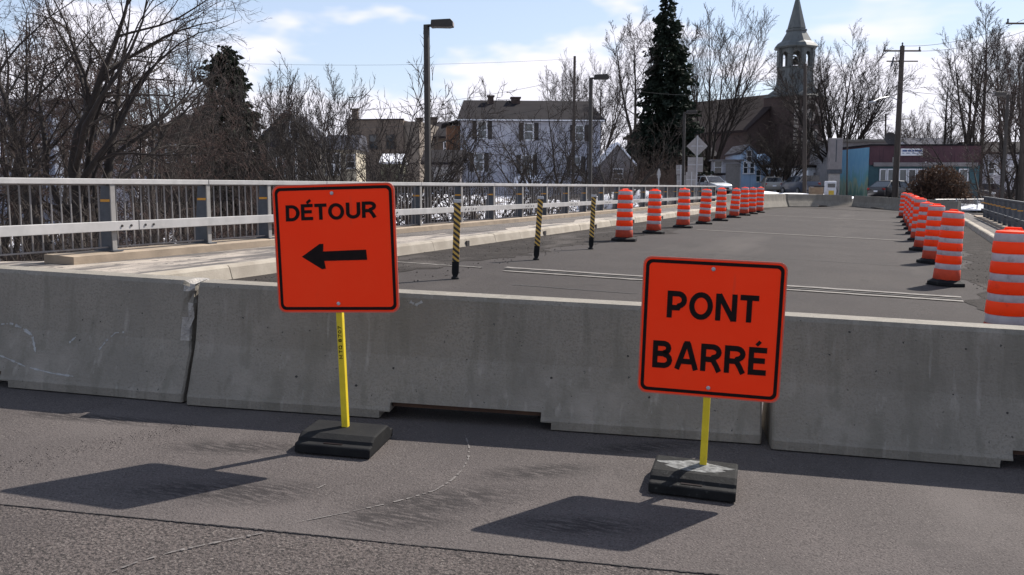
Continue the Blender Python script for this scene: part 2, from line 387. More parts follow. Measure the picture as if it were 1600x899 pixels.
ribbon('chalk_line', M['chalk'], gpx((727, 682), (733, 700), (732, 718), (722, 736), (706, 752), (680, 768), (640, 780), (600, 790), (545, 802), (490, 813), (450, 821)), .008, road, .0065, .6, .25)
ribbon('chalk_line', M['chalk'], gpx((413, 834), (370, 843), (320, 853), (270, 864), (215, 880), (165, 899)), .009, old_street, .006, .6, .15)
ribbon('chalk_line', M['chalk'], gpx((508, 759), (500, 763), (496, 765)), .008, road, .0065, .5, .1)
ribbon('asphalt_seam', M['tar'], [(x, seam(x) + .004) for x in np.linspace(-9, 6, 130)], .005, road, .0055, .9, .35)
# tyre prints: rows of small tread blocks
# loose grit trail at the left
b = MB()
for k in range(420):
    t = random.random(); p = gp(-20 + 330 * t, 740 - 75 * t + random.gauss(0, 11) * (1.2 - t)); s = random.uniform(.001, .0042)
    b.v += [(p.x + s * math.cos(a), p.y + s * math.sin(a), p.z + .012 + zz_) for a, zz_ in ((0, 0), (2.1, 0), (4.2, 0))] + [(p.x, p.y, p.z + .014 + s * .9)]
    i = len(b.v) - 4
    for q in ((0, 1, 3), (1, 2, 3), (2, 0, 3)): b.f.append(tuple(i + j for j in q)); b.m.append(0)
for k in range(900):
    x = random.choice([random.uniform(-8.5, -6.4), random.uniform(1.1, 2.45)]); y = random.uniform(9, 26); s = random.uniform(.006, .022); z = gz(x) + .022
    b.v += [(x + s * math.cos(a), y + s * math.sin(a), z) for a in (0, 2.1, 4.2)] + [(x, y, z + s * .8)]
    i = len(b.v) - 4
    for q in ((0, 1, 3), (1, 2, 3), (2, 0, 3)): b.f.append(tuple(i + j for j in q)); b.m.append(0)
o = stuff(b.build('loose_gravel', M['grit'])); tag(o, 'scattered loose gravel on the asphalt and along the gutters', 'gravel')

# ---- left and right sidewalks with kerb stones
WALK = .20
M['walkgrit'] = mat('winter_grit', (.095, .084, .078), (.155, .135, .12), 1.8, .95, .8, 60, speck=.42, speckc=(.045, .04, .037), sscale=55, stretch=(1.5, .5, 1))
def slab(name, m, x0, x1, y0, y1, h, thick, n=1):
    b = MB(); b.rings([[(x0, y0, gz(x0) + h - thick), (x1, y0, gz(x1) + h - thick), (x1, y1, gz(x1) + h - thick), (x0, y1, gz(x0) + h - thick)],
                       [(x0, y0, gz(x0) + h), (x1, y0, gz(x1) + h), (x1, y1, gz(x1) + h), (x0, y1, gz(x0) + h)]]); return structure(b.build(name, m))
slab('sidewalk', M['walk'], -10.25, -8.72, 7.2, 58, WALK, .5)
slab('sidewalk', M['walk'], 2.72, 3.45, 8, 60, WALK - .01, .5)
slab('railing_plinth', M['plinth'], -10.62, -10.08, 8.95, 57, .305, .6)
slab('railing_plinth', M['plinth'], 3.35, 3.85, 8, 54, .26, .6)
b = MB(); pl = [(-14.5, 7.2), (-10.25, 7.2), (-10.25, 9.6), (-11.2, 9.2), (-12.4, 8.6), (-14.5, 7.9)]
b.rings([[(x, y, .62 - .3) for x, y in pl], [(x, y, .632 + .012 * (x + 10.25)) for x, y in pl]]); structure(b.build('sidewalk', M['walk']))
gs = MB(); prev = None; nn = 0; y = 11.5
while y < 57:
    nn = .85 * nn + .05 * random.gauss(0, 1); e = -9.35 + nn + .22 * math.sin(y * .27 + 1) + .12 * math.sin(y * 1.3) - max(0, 1.0 - (y - 11.5) * .25); cur = (y, max(-10.05, e))
    if prev: gs.quadv([(-10.07, prev[0], gz(-10.07) + WALK + .005), (prev[1], prev[0], gz(prev[1]) + WALK + .005), (cur[1], cur[0], gz(cur[1]) + WALK + .005), (-10.07, cur[0], gz(-10.07) + WALK + .005)])
    prev = cur; y += .22
gs.build('winter_grit', M['walkgrit'], bpy.data.objects['sidewalk'])
gs = MB(); gs.quadv([(x, y, gz(x) + WALK - .005) for x, y in ((2.78, 8), (3.36, 8), (3.36, 60), (2.78, 60))]); gs.build('winter_grit', M['walkgrit'], bpy.data.objects['sidewalk.001'])
def kerb(name, x0, x1, y0, y1, step, face):
    root = bpy.data.objects.new(name, None); COL.objects.link(root); structure(root); root.location = ((x0 + x1) / 2, y0, gz((x0 + x1) / 2))
    w2 = (x1 - x0) / 2
    def stone(L):
        c = .03; top = WALK + .012
        prof = [(-w2, -.2), (w2, -.2), (w2 + (.02 if face > 0 else 0), 0.0), (w2 - (c if face > 0 else 0), top - (c if face > 0 else 0)), (w2 - (2 * c if face > 0 else 0), top), (-w2 + (2 * c if face < 0 else 0), top), (-w2 + (c if face < 0 else 0), top - (c if face < 0 else 0)), (-w2 - (.02 if face < 0 else 0), 0)]
        bb = MB(); bb.prism([(p[0], p[1] - SL * p[0]) for p in prof], 0, L - .012, 'y'); return bb.mesh('kerb_stone', M['kerb'])
    me = stone(step); y = 0
    while y < y1 - y0:
        o = link('kerb_stone', me, root, (random.gauss(0, .004), y, random.gauss(0, .003))); y += step
    return root
kl = kerb('kerb', -8.73, -8.53, 7.2, 57.6, 1.5, 1)
kerb('kerb', 2.5, 2.72, 8, 59, 1.5, -1)
dr = MB(); dr.box(-.01, .018, -.07, .07, .01, .13); dme = dr.mesh('drain_hole', M['tar'])
for y in (17.7, 22.3, 26.6, 30.8, 34.9, 39): link('drain_hole', dme, kl, (.105, y - 7.2, .005))

# ---- far street beyond the bridge
b = MB(); fx = [-26, -18, -10, -6, -2, 2, 4, 12, 30]
for i in range(len(fx) - 1):
    a, c = fx[i], fx[i + 1]; za, zc = gz(max(-10, min(4, a))) + .004, gz(max(-10, min(4, c))) + .004
    [b.quadv([(a, ya, far_z(a, ya) + .03), (c, ya, far_z(c, ya) + .03), (c, yb, far_z(c, yb) + .03), (a, yb, far_z(a, yb) + .03)]) for ya, yb in ((60.5, 63), (63, 65), (65, 67), (67, 69), (69, 71), (71, 74), (74, 116))]
structure(b.build('far_street', M['deck']))
b = MB()   # snow left along the far street
for (px, D, wx, wy, hh) in ((1502, 67, 3.0, 6.5, .22), (1545, 74, 4, 4, .3), (1470, 66, 1.6, 3, .12), (1232, 72, 2.6, 1.6, .2), (1190, 74, 1.5, 1.2, .25), (1280, 74, 1.8, 1, .2), (1385, 63, 3.2, .8, .12), (1075, 56, 1.0, 2.5, .25), (985, 66, 2.6, 2.0, 1.0), (955, 62, 2, 2, .8), (1330, 70, 1.2, .8, .15)):
    p = at(px, 300, D); n = 18; zb = (max(far_z(p.x, p.y), terrain(p.x, p.y)) if p.x > -12 else terrain(p.x, p.y))
    rs = []
    for k, (s, z) in enumerate(((1, -.3), (1, .02), (.8, .55), (.5, .85), (.2, 1))):
        rs.append([(p.x + wx * s * math.cos(2 * math.pi * a / n) * (1 + .16 * math.sin(3.3 * a + px)), p.y + wy * s * math.sin(2 * math.pi * a / n) * (1 + .13 * math.cos(2.1 * a + px)), zb + hh * z * (1 + .1 * math.sin(a * 5 + k))) for a in range(n)])
    b.rings(rs, True)
o = stuff(b.build('snow_patch', M['snow'], sm=True)); tag(o, 'leftover white snow patches around the far end of the bridge', 'snow')

# ================================================================== CONCRETE BARRIERS
def barrier_mesh(L=3.8, notch=.57, chip=0, seed=1):
    rr = random.Random(seed)
    front = [(-.30, 0), (-.30, .055), (-.288, .075), (-.255, .16), (-.222, .25), (-.190, .33), (-.165, .40), (-.150, .48), (-.138, .56), (-.127, .66), (-.118, .74), (-.112, .785), (-.095, .812)]
    def prof(zmin):
        f = [p for p in front if p[1] > zmin + .004]
        if zmin > 0:
            for a, c in zip(front, front[1:]):
                if a[1] <= zmin < c[1]: t = (zmin - a[1]) / (c[1] - a[1]); f = [(a[0] + t * (c[0] - a[0]), zmin)] + f; break
        else: f = front
        return f + [(-y, z) for y, z in reversed(f)]
    b = MB(); h = L / 2
    st = [(-h, 0), (-h + .012, 0), (-h + .05, 0)] + [(-h + .05 + (h - notch - .05) * k / 5, 0) for k in range(1, 6)]
    st += [(-notch, .045), (-notch + .07, .045), (-notch + .07, .105), (0, .105), (notch - .07, .105), (notch - .07, .045), (notch, .045), (notch, 0)]
    st += [(notch + (h - notch - .10) * k / 5, 0) for k in range(1, 6)] + [(h - .09, 0), (h - .05, 0), (h - .012, 0), (h, 0)]
    full = prof(0); rs = []
    for x, zm in st:
        e = h - abs(x); sc = .012 if e < .004 else 0; ring = []
        yb = prof(zm)[0][0] if zm else None
        for (y, z) in full:
            if zm and z < zm: y, z = math.copysign(yb, y), zm
            yy = y - math.copysign(sc, y); zz_ = z - (sc if z > .7 else 0); xx = x
            if chip and h - x < .10 and y < -.05 and z > .36:
                k = (.10 - (h - x)) / .10 * (.5 + .5 * (z - .36) / .45)
                yy += k * rr.uniform(.01, .055); xx -= k * rr.uniform(0, .05); zz_ -= k * (rr.uniform(.0, .05) if z > .75 else 0)
            ring.append((xx, yy, zz_))
        rs.append(ring)
    b.rings(rs, True)
    if chip:
        n = len(full)
        for q in range(3):
            for k in range(n):
                if full[k][0] < 0 and full[k][1] > .34 and rr.random() < .8: b.m[(len(rs) - 2 - q) * n + k] = 1
    return b
for (x, y, a, L, chip, sd_, lab) in (
        (-2.68, 5.61, 16.6, 3.81, 0, 2, 'long grey concrete traffic barrier in the middle, standing behind both orange signs'),
        (-6.40, 4.68, 12.8, 3.81, 1, 3, 'grey concrete traffic barrier at the left with its chipped pale end'),
        (1.075, 6.545, 14.1, 3.81, 0, 4, 'grey concrete traffic barrier at the right below the nearest orange drum')):
    o = barrier_mesh(L, .57, chip, sd_).build('concrete_barrier', [M['concrete'], M['broken']], None)
    stand(o, x, y, R(a), .012); tag(o, lab, 'barrier', 'near concrete barriers')
FRONT = [(-.30, 0), (-.30, .055), (-.288, .075), (-.255, .16), (-.222, .25), (-.190, .33), (-.165, .40), (-.150, .48), (-.138, .56), (-.127, .66), (-.118, .74), (-.112, .785)]
def fy(z):
    for a, c in zip(FRONT, FRONT[1:]):
        if a[1] <= z <= c[1]: return a[0] + (c[0] - a[0]) * (z - a[1]) / (c[1] - a[1])
    return FRONT[-1][0]
def scrape(o, pts, wd):
    b = MB(); Q = []
    for a, c in zip(pts, pts[1:]):
        for k in range(6): Q.append((a[0] + (c[0] - a[0]) * k / 6, a[1] + (c[1] - a[1]) * k / 6))
    for i in range(len(Q) - 1):
        if random.random() < .18: continue
        w_ = wd * random.uniform(.3, 1.2); (xa, za), (xb, zb) = Q[i], Q[i + 1]
        l = math.hypot(xb - xa, zb - za) or 1; nx_, nz_ = -(zb - za) / l * w_, (xb - xa) / l * w_
        b.quadv([(x, fy(z) - .0025, z) for x, z in ((xa - nx_, za - nz_), (xb - nx_, zb - nz_), (xb + nx_, zb + nz_), (xa + nx_, za + nz_))])
    stuff(b.build('scrape_mark', M['scrape'], o))
def air_holes(o, n, L):
    b = MB()
    for k in range(n):
        x = random.uniform(-L / 2 + .1, L / 2 - .15); z = random.uniform(.14, .77); r = random.choice([.003, .004, .004, .006, .009])
        if random.random() < .4: x = random.choice([-.9, .2, 1.1]) + random.gauss(0, .12); z = min(.77, max(.15, .55 + random.gauss(0, .08)))
        b.quadv([(x + r * random.uniform(.6, 1.3) * math.cos(a_), fy(z + r * .8 * math.sin(a_)) - .0012, z + r * random.uniform(.5, 1.1) * math.sin(a_)) for a_ in [q * math.pi / 3 for q in range(6)]])
    stuff(b.build('air_holes', M['tar'], o))
M['notch_brown'] = mat('brown_notch', (.085, .045, .028), (.05, .028, .02), 9, .9)
M['scrape'] = mat('scrape', (.34, .34, .33), (.25, .25, .245), 20, .9)
for o in [q for q in COL.objects if q.name.startswith('concrete_barrier')]:
    air_holes(o, 34, 3.8)
    nb = MB(); nb.box(-.495, .495, -.238, .238, .070, .1045); nb.build('notch_strip', M['notch_brown'], o)  # brown box set under the top of the notch
    if 'left' in o['label']:
        scrape(o, [(.42, .42), (.50, .43), (.60, .40), (.68, .36), (.71, .30), (.74, .24)], .010); scrape(o, [(1.22, .30), (1.26, .36), (1.32, .42), (1.40, .43)], .006); scrape(o, [(.36, .23), (.50, .20), (.68, .15), (.90, .12), (1.1, .11)], .006); scrape(o, [(.98, .33), (1.03, .38)], .006)
    elif 'middle' in o['label']: scrape(o, [(-.42, .76), (-.38, .74), (-.33, .77)], .010)
far = [((1136, 330), (1231, 324.6), 'far grey barrier behind the left row of drums, below the beige car'), ((1233, 324.2), (1334, 325.0), 'far grey barrier below the dark hatchback, crate and fuel pump'),
       ((1329, 325.4), (1413, 331), 'far grey barrier below the painted wall of the shop'), ((1416, 331.3), (1492, 337), 'far grey barrier hidden mostly by the right row of drums')]
for a, c, lab in far:
    A, B_ = gp(*a), gp(*c); d_ = B_ - A; L = math.hypot(d_.x, d_.y) - .04; yw = math.atan2(d_.y, d_.x)
    o = link('concrete_barrier', barrier_mesh(L).mesh('concrete_barrier', [M['concrete'], M['broken']]))
    stand(o, (A.x + B_.x) / 2 - .3 * math.sin(yw), (A.y + B_.y) / 2 + .3 * math.cos(yw), yw, .03); tag(o, lab, 'barrier', 'far concrete barriers')

# ================================================================== PORTABLE SIGNS
def arc(cx, cz, rx, rz, a0, a1, n=10): return [(cx + rx * math.cos(R(a0 + (a1 - a0) * k / n)), cz + rz * math.sin(R(a0 + (a1 - a0) * k / n))) for k in range(n + 1)]
T_ = .19; H_ = T_ / 2
GLY = {   # centre lines of the strokes; height 1, (points, closed)
 'D': (.80, [([(H_, H_), (H_, 1 - H_), (.34, 1 - H_)] + arc(.34, .5, .36, .5 - H_, 78, -78, 10) + [(.34, H_)], True)]),
 'O': (.90, [(arc(.45, .5, .45 - H_, .5 - H_ + .01, 0, 345, 23), True)]),
 'T': (.70, [([(0, 1 - H_), (.70, 1 - H_)], False), ([(.35, 1 - T_), (.35, 0)], False)]),
 'E': (.68, [([(.68, 1 - H_), (H_, 1 - H_), (H_, H_), (.68, H_)], False), ([(T_, .52), (.62, .52)], False)]),
 'U': (.80, [([(H_, 1)] + arc(.40, .36, .40 - H_, .36 - H_, 180, 360, 12) + [(.80 - H_, 1)], False)]),
 'R': (.80, [([(H_, 0), (H_, 1 - H_), (.44, 1 - H_)] + arc(.44, .71, .25, .29 - H_, 80, -80, 8) + [(.44, .42 + .02), (T_, .42 + .02)], False), ([(.44, .46), (.60, .22), (.72, 0)], False)]),
 'P': (.74, [([(H_, 0), (H_, 1 - H_), (.42, 1 - H_)] + arc(.42, .68, .235, .32 - H_, 80, -80, 8) + [(.42, .36 + .02), (T_, .36 + .02)], False)]),
 'N': (.80, [([(H_, 0), (H_, 1)], False), ([(.80 - H_, 0), (.80 - H_, 1)], False), ([(H_ + .02, .97), (.80 - H_ - .02, .03)], False)]),
 'B': (.78, [([(H_, H_), (H_, 1 - H_), (.42, 1 - H_)] + arc(.42, .735, .20, .265 - H_, 80, -80, 6) + [(.42, .525), (.44, .525)] + arc(.44, .30, .235, .30 - H_, 80, -80, 6) + [(.42, H_)], True), ([(T_, .53), (.40, .53)], False)]),
 'A': (.88, [([(.07, 0), (.40, .97)], False), ([(.81, 0), (.48, .97)], False), ([(.2, .30), (.68, .30)], False), ([(.33, .95), (.55, .95)], False)]),
 "'": (.30, [([(.06, 0), (.22, .16)], False)]),
 'M': (.9, [([(H_, 0), (H_, .93), (.45, .25), (.9 - H_, .93), (.9 - H_, 0)], False)]),
 'Q': (.9, [(arc(.45, .5, .45 - H_, .5 - H_, 0, 345, 15), True), ([(.5, .3), (.85, -.02)], False)]),
 '8': (.7, [(arc(.35, .73, .24, .18, 0, 340, 10), True), (arc(.35, .29, .27, .2, 0, 340, 10), True)]),
 '7': (.7, [([(0, .9), (.62, .9), (.25, 0)], False)]),
 '0': (.7, [(arc(.35, .5, .26, .41, 0, 345, 14), True)])}
def stroke(b, pts, closed, wd, f, y):
    n = len(pts); L_, R_ = [], []
    for i, p in enumerate(pts):
        a = pts[(i - 1) % n] if (closed or i > 0) else None; c = pts[(i + 1) % n] if (closed or i < n - 1) else None
        ds = []
        for u, v in ((a, p), (p, c)):
            if u is None or v is None: continue
            l = math.hypot(v[0] - u[0], v[1] - u[1])
            if l > 1e-6: ds.append(((v[0] - u[0]) / l, (v[1] - u[1]) / l))
        if len(ds) == 1: ds = ds * 2
        n1_, n2_ = (-ds[0][1], ds[0][0]), (-ds[1][1], ds[1][0])
        mx, mz = n1_[0] + n2_[0], n1_[1] + n2_[1]; l = math.hypot(mx, mz) or 1; mx /= l; mz /= l
        k = wd / 2 / max(.45, mx * n1_[0] + mz * n1_[1])
        L_.append((p[0] + mx * k, p[1] + mz * k)); R_.append((p[0] - mx * k, p[1] - mz * k))
    for i in range(n if closed else n - 1):
        j = (i + 1) % n
        b.quadv([(*f(*q), y) if False else (f(*q)[0], y, f(*q)[1]) for q in (L_[i], L_[j], R_[j], R_[i])])
def letters(b, text, x0, z0, hgt, spacing=.14, y=-.004, wscale=1.0, slope=0.0, wd=T_, jitter=0.0, fit=None):
    if fit:
        tot = sum(GLY[c][0] for c in text) + spacing * (len(text) - 1); wscale = fit / (tot * hgt)
    x = x0; e = 0
    for c in text:
        wdt, ss = GLY[c]; dz = jitter * random.uniform(-1, 1); ja = jitter * random.uniform(-1, 1)
        for pts, closed in ss:
            e += 1
            f = lambda u, v, x=x, dz=dz, ja=ja: (x + u * hgt * wscale + ja * v, z0 + v * hgt + dz + slope * (x - x0 + u * hgt * wscale))
            stroke(b, pts, closed, wd, f, y - e * .00003)
        x += (wdt + spacing) * hgt * wscale
def rrect(w_, h_, r, n=6):
    p = []
    for cx, cz, a in ((w_ - r, h_ - r, 0), (-w_ + r, h_ - r, 90), (-w_ + r, -h_ + r, 180), (w_ - r, -h_ + r, 270)): p += arc(cx, cz, r, r, a, a + 90, n)
    return p
def rubber_base(dusty, parent, seed):
    rr = random.Random(seed); b = MB(); W_, D_ = .225, .235
    prof = [(-D_, 0), (-D_, .046), (-D_ + .010, .054), (-D_ + .05, .056), (-D_ + .062, .074), (-D_ + .105, .096), (D_ - .105, .096), (D_ - .062, .074), (D_ - .05, .056), (D_ - .010, .054), (D_, .046), (D_, 0)]
    rs = []
    for x, s in ((-W_, .88), (-W_ + .012, 1), (-W_ * .3, 1), (W_ * .3, 1), (W_ - .012, 1), (W_, .88)):
        rs.append([(x, y * (1 if s == 1 else .985), z if s == 1 else z * .96) for y, z in prof])
    b.rings(rs, True)
    o = b.build('rubber_base', M['rubber_dusty'] if dusty else M['rubber'], parent, bevel=.004)
    if dusty:
        d_ = MB(); pts = [(.21 * math.cos(a) * (1 + .22 * math.sin(5 * a) + .12 * math.sin(11 * a)) * .92, .085 * math.sin(a) * (1 + .2 * math.cos(4 * a) + .15 * math.sin(9 * a))) for a in [k * math.pi / 20 for k in range(40)]]
        d_.quadv([(max(-W_ + .015, min(W_ - .015, x)), max(-.10, min(.10, y)), .0972) for x, y in pts]); d_.build('dust_patch', M['dust'], o)
    s = MB(); s.box(-.06, .05, -D_ + .026, -D_ + .046, .0565, .0585); s.build('handle_slot', M['black'], o)
    return o
def portable_sign(label, base_xy, rz_base, rz_sign, roll, ctr_h, dusty, seed, name='road_sign'):
    root = thing(name, label, 'sign'); stand(root, base_xy[0], base_xy[1], 0, .013)
    bs = rubber_base(dusty, root, seed); bs.rotation_euler = (0, 0, rz_base); bs.location = (-.03, -.06, 0) if dusty else (.02, -.03, 0)
    Mx = Matrix.Rotation(rz_sign, 4, 'Z') @ Matrix.Translation((0, 0, .12)) @ Matrix.Rotation(roll - TILT, 4, 'Y')
    top = ctr_h + .36
    p = MB(); p.box(-.019, .019, -.019, .019, -.06, top - .12); po = p.build('post', M['yellow'], root, bevel=.004); po.matrix_local = Mx
    pan = MB(); S = .375; out_ = rrect(S, S, .045)
    pan.rings([[(x, .003, z) for x, z in out_], [(x, 0, z) for x, z in out_]], True)
    Mp = Mx @ Matrix.Translation((0, -.024, ctr_h - .12))
    pa = pan.build('panel', [M['orange']], root); pa.matrix_local = Mp
    bk = MB(); o2 = rrect(S - .003, S - .003, .043); bk.rings([[(x, .0034, z) for x, z in o2], [(x, .0052, z) for x, z in o2]], True); bk.build('bare_metal_back', M['galv'], pa)
    e = MB(); e.rings([[(x * 1.004, .0035, z * 1.004) for x, z in out_], [(x * 1.004, -.0012, z * 1.004) for x, z in out_], [(x * .985, -.0012, z * .985) for x, z in out_]], False); e.build('panel_rim', M['edge'], pa)
    bd = MB(); r1, r2 = rrect(S - .014, S - .014, .034), rrect(S - .032, S - .032, .022)
    bd.rings([[(x, -.0015, z) for x, z in r1], [(x, -.0015, z) for x, z in r2]], False); bd.build('border', M['black'], pa)
    for zz_, xx in ((S - .052, -.004), (-S + .052, .004)):
        bo = MB(); bo.rings([[(xx + r * math.cos(a), y, zz_ + r * math.sin(a)) for a in [k * math.pi / 5 for k in range(10)]] for r, y in ((.011, -.0005), (.011, -.004), (.006, -.0065))], True); bo.build('bolt', M['galv'], pa)
    return root, pa, po
# detour sign
r1_, pa1, po1 = portable_sign('orange road sign reading DÉTOUR with a black arrow pointing left', (-3.035, 4.595), R(14), R(11.5), R(-1.5), 1.165, False, 1)
k = .75 / 201
b = MB(); letters(b, 'DETOUR', (446 - 521) * .75 / 189, (386 - 341) * k, 25 * k, .10, -.002, slope=.012, fit=141 * .75 / 189, jitter=.003, wd=.205)
g = lambda u, v: (u, v)
stroke(b, [((480 - 521) * .75 / 189, (386 - 314) * k), ((486 - 521) * .75 / 189, (386 - 309) * k)], False, .016, g, -.0025)
b.build('lettering', M['black'], pa1)
b = MB()
ax = lambda q: (q - 521) * .75 / 189
az = lambda q: (386 - q) * k
P_ = [(468, 398), (497, 378), (503, 378), (502, 390), (569, 388), (570, 404), (503, 405), (505, 417), (499, 418)]
b.v = [(ax(x), -.002, az(y)) for x, y in P_]; b.f = [(0, 1, 8), (1, 2, 3), (1, 3, 6, 8), (8, 6, 7), (3, 4, 5, 6)]; b.m = [0] * 5
b.build('arrow', M['black'], pa1)
b = MB()
Mt = [('M', 0), ('T', 1.25), ('Q', 2.1), ('8', 3.7), ('7', 4.7), ('0', 5.6), ('7', 6.5)]
for c, off in Mt:
    for pts, cl_ in GLY[c][1]: stroke(b, [(-(v - .5) * .022, .39 + (u + off) * .026 * 1.05) for u, v in pts], cl_, .0045, g, -.0195)
b.build('stencilled_lettering', M['black'], po1)
# closed-bridge sign
r2_, pa2, po2 = portable_sign('orange road sign reading PONT BARRÉ on a dusty black rubber base', (-.963, 4.96), R(8), R(9.5), R(1.9), .853, True, 2)
k2 = .75 / 221
b = MB(); rot = lambda px, py: ((px - 1114) * k2 + (py - 513) * k2 * math.tan(R(-3.0)), (513 - py) * k2)
letters(b, 'PONT', (1046 - 1116) * k2, .048, 43 * k2, .115, -.002, fit=141 * k2, wd=.20)
b.build('lettering', M['black'], pa2); b = MB()
letters(b, 'BARRE', (1023 - 1112) * k2, -.232, 44 * k2, .115, -.002, fit=177 * k2, wd=.20)
stroke(b, [(.243, -.072), (.262, -.050)], False, .018, g, -.0025)
b.build('lettering', M['black'], pa2)

# ================================================================== DRUMS
def make_drum():
    root = thing('traffic_drum', 'drum', 'traffic drum')
    b = MB(); b.lathe([(.315, 0), (.32, .02), (.315, .06), (.25, .085), (.22, .105)], 8, ph=math.pi / 8); b.build('rubber_base', M['rubber'], root)
    z = 1.26; seq = [('c', .032), ('w', .086), ('o', .124), ('w', .086), ('o', .124), ('w', .081), ('o', .132), ('w', .081), ('o', .14), ('w', .097), ('l', .18)]
    rad = lambda zz_: .168 + (.208 - .168) * (1.26 - zz_) / 1.16
    for t, h in seq:
        z0 = z - h; b = MB()
        if t == 'c':
            b.lathe([(rad(z0) - .004, z0), (rad(z0) - .012, z0 + .02), (.11, z - .004), (.06, z)], 24); body = b.build('drum_top', M['drum'], root, sm=True)
            hb = MB(); hb.tube([(-.09, 0, z - .012), (-.075, 0, z + .018), (.075, 0, z + .018), (.09, 0, z - .012)], .014, 6); hb.build('handle', M['drum'], root)
        else:
            lip = .010
            pr = [(rad(z0) - .004, z0), (rad(z0), z0 + lip), (rad(z), z - lip), (rad(z) - .004, z)] if t == 'w' else [(rad(z0) + .002, z0), (rad(z0) + .008, z0 + lip), (rad(z) + .006, z - lip), (rad(z) - .003, z)]
            b.lathe(pr, 24, cap=False)
            b.build({'w': 'reflective_band', 'o': 'orange_ring', 'l': 'drum_foot'}[t], M[{'w': 'band', 'o': 'drum', 'l': 'drum_low'}[t]], root, sm=True)
        z = z0
    return root
drum = make_drum(); used = False
dl = [(-6.41, 22.3), (-6.6, 26.0), (-6.61, 29.85), (-6.58, 33.14), (-6.58, 36.35), (-6.66, 39.9), (-6.72, 43.0), (-6.74, 45.4), (-6.75, 47.8)]
ordn = ['nearest', 'second', 'third', 'fourth', 'fifth', 'sixth', 'seventh', 'eighth', 'ninth', 'tenth']
drs = [(x, y, '%s orange and white drum of the left row beside the sidewalk' % (ordn[i] if i < 8 else 'last and farthest')) for i, (x, y) in enumerate(dl)]
dr_ = [(1.02, 10.75), (.70, 17.2), (.60, 21.9), (.47, 25.9), (.42, 30.4), (.36, 34.6), (.30, 38.2), (.22, 41.8), (.16, 45.2), (-.05, 51.0)]
drs += [(x, y, ['nearest and largest orange and white drum behind the right barrier', 'large orange and white drum second in the right row', 'third orange and white drum of the right row', 'fourth orange and white drum of the right row', 'fifth orange and white drum of the right row', 'sixth orange and white drum of the right row', 'seventh orange and white drum of the right row', 'eighth orange and white drum of the right row', 'ninth orange and white drum of the right row', 'small lone orange drum at the far end of the right row'][i]) for i, (x, y) in enumerate(dr_)]
drs.append((1.58, 11.3, 'orange drum cut off by the right picture edge beside the nearest drum'))
for x, y, lab in drs:
    o = copy_tree(drum) if used else drum; used = True
    stand(o, x, y, random.uniform(0, 6.28), .02, random.uniform(-.03, .03)); o.scale = (random.uniform(.97, 1.03), random.uniform(.96, 1.03), random.uniform(.98, 1.015)); tag(o, lab, 'traffic drum', 'orange drums along the closed road')

# ================================================================== STRIPED DELINEATORS
sm_ = bpy.data.materials.new('striped_sheeting'); sm_.use_nodes = True
t = sm_.node_tree; tc = t.nodes.new('ShaderNodeTexCoord'); sp = t.nodes.new('ShaderNodeSeparateXYZ'); t.links.new(tc.outputs['Object'], sp.inputs[0])
def tm(op, a, c):
    n = t.nodes.new('ShaderNodeMath'); n.operation = op
    for i, v in enumerate((a, c)):
        if isinstance(v, (int, float)): n.inputs[i].default_value = v
        else: t.links.new(v, n.inputs[i])
    return n.outputs[0]
s_ = tm('GREATER_THAN', tm('FRACT', tm('MULTIPLY', tm('ADD', sp.outputs[2], tm('MULTIPLY', sp.outputs[0], .75)), 12.5), 0), .52)
mx_ = t.nodes.new('ShaderNodeMix'); mx_.data_type = 'RGBA'; t.links.new(s_, mx_.inputs['Factor']); mx_.inputs['A'].default_value = (.015, .013, .013, 1); mx_.inputs['B'].default_value = (.50, .30, .055, 1)
t.links.new(mx_.outputs['Result'], t.nodes['Principled BSDF'].inputs['Base Color']); t.nodes['Principled BSDF'].inputs['Roughness'].default_value = .5
for (x, y, ln, lab) in ((-6.15, 12.34, .0, 'nearest striped flexible delineator post, right of the detour sign'), (-6.3, 16.03, .035, 'middle striped delineator post leaning a little'), (-6.27, 19.22, .01, 'farthest striped delineator post, nearest the first left drum')):
    root = thing('delineator_post', lab, 'delineator', group='striped delineator posts'); stand(root, x, y, R(20), .02, ln)
    b = MB(); b.box(-.05, .05, -.012, .012, .26, 1.14); b.build('striped_panel', sm_, root, bevel=.004)
    b = MB(); b.rings([[(a * (.045 + .006 * s), c * .03, z) for a, c in ((-1, -1), (1, -1), (1, 1), (-1, 1))] for s, z in ((-2, .04), (-1, .06), (1, .09), (1, .26))], True); b.build('lower_sleeve', M['rubber'], root)
    b = MB(); b.lathe([(.06, 0), (.058, .02), (.03, .05)], 10); b.build('foot', M['rubber'], root)
    b = MB(); b.box(-.058, .058, -.022, .022, 1.135, 1.185); b.build('top_cap', M['galv'], root, bevel=.006)

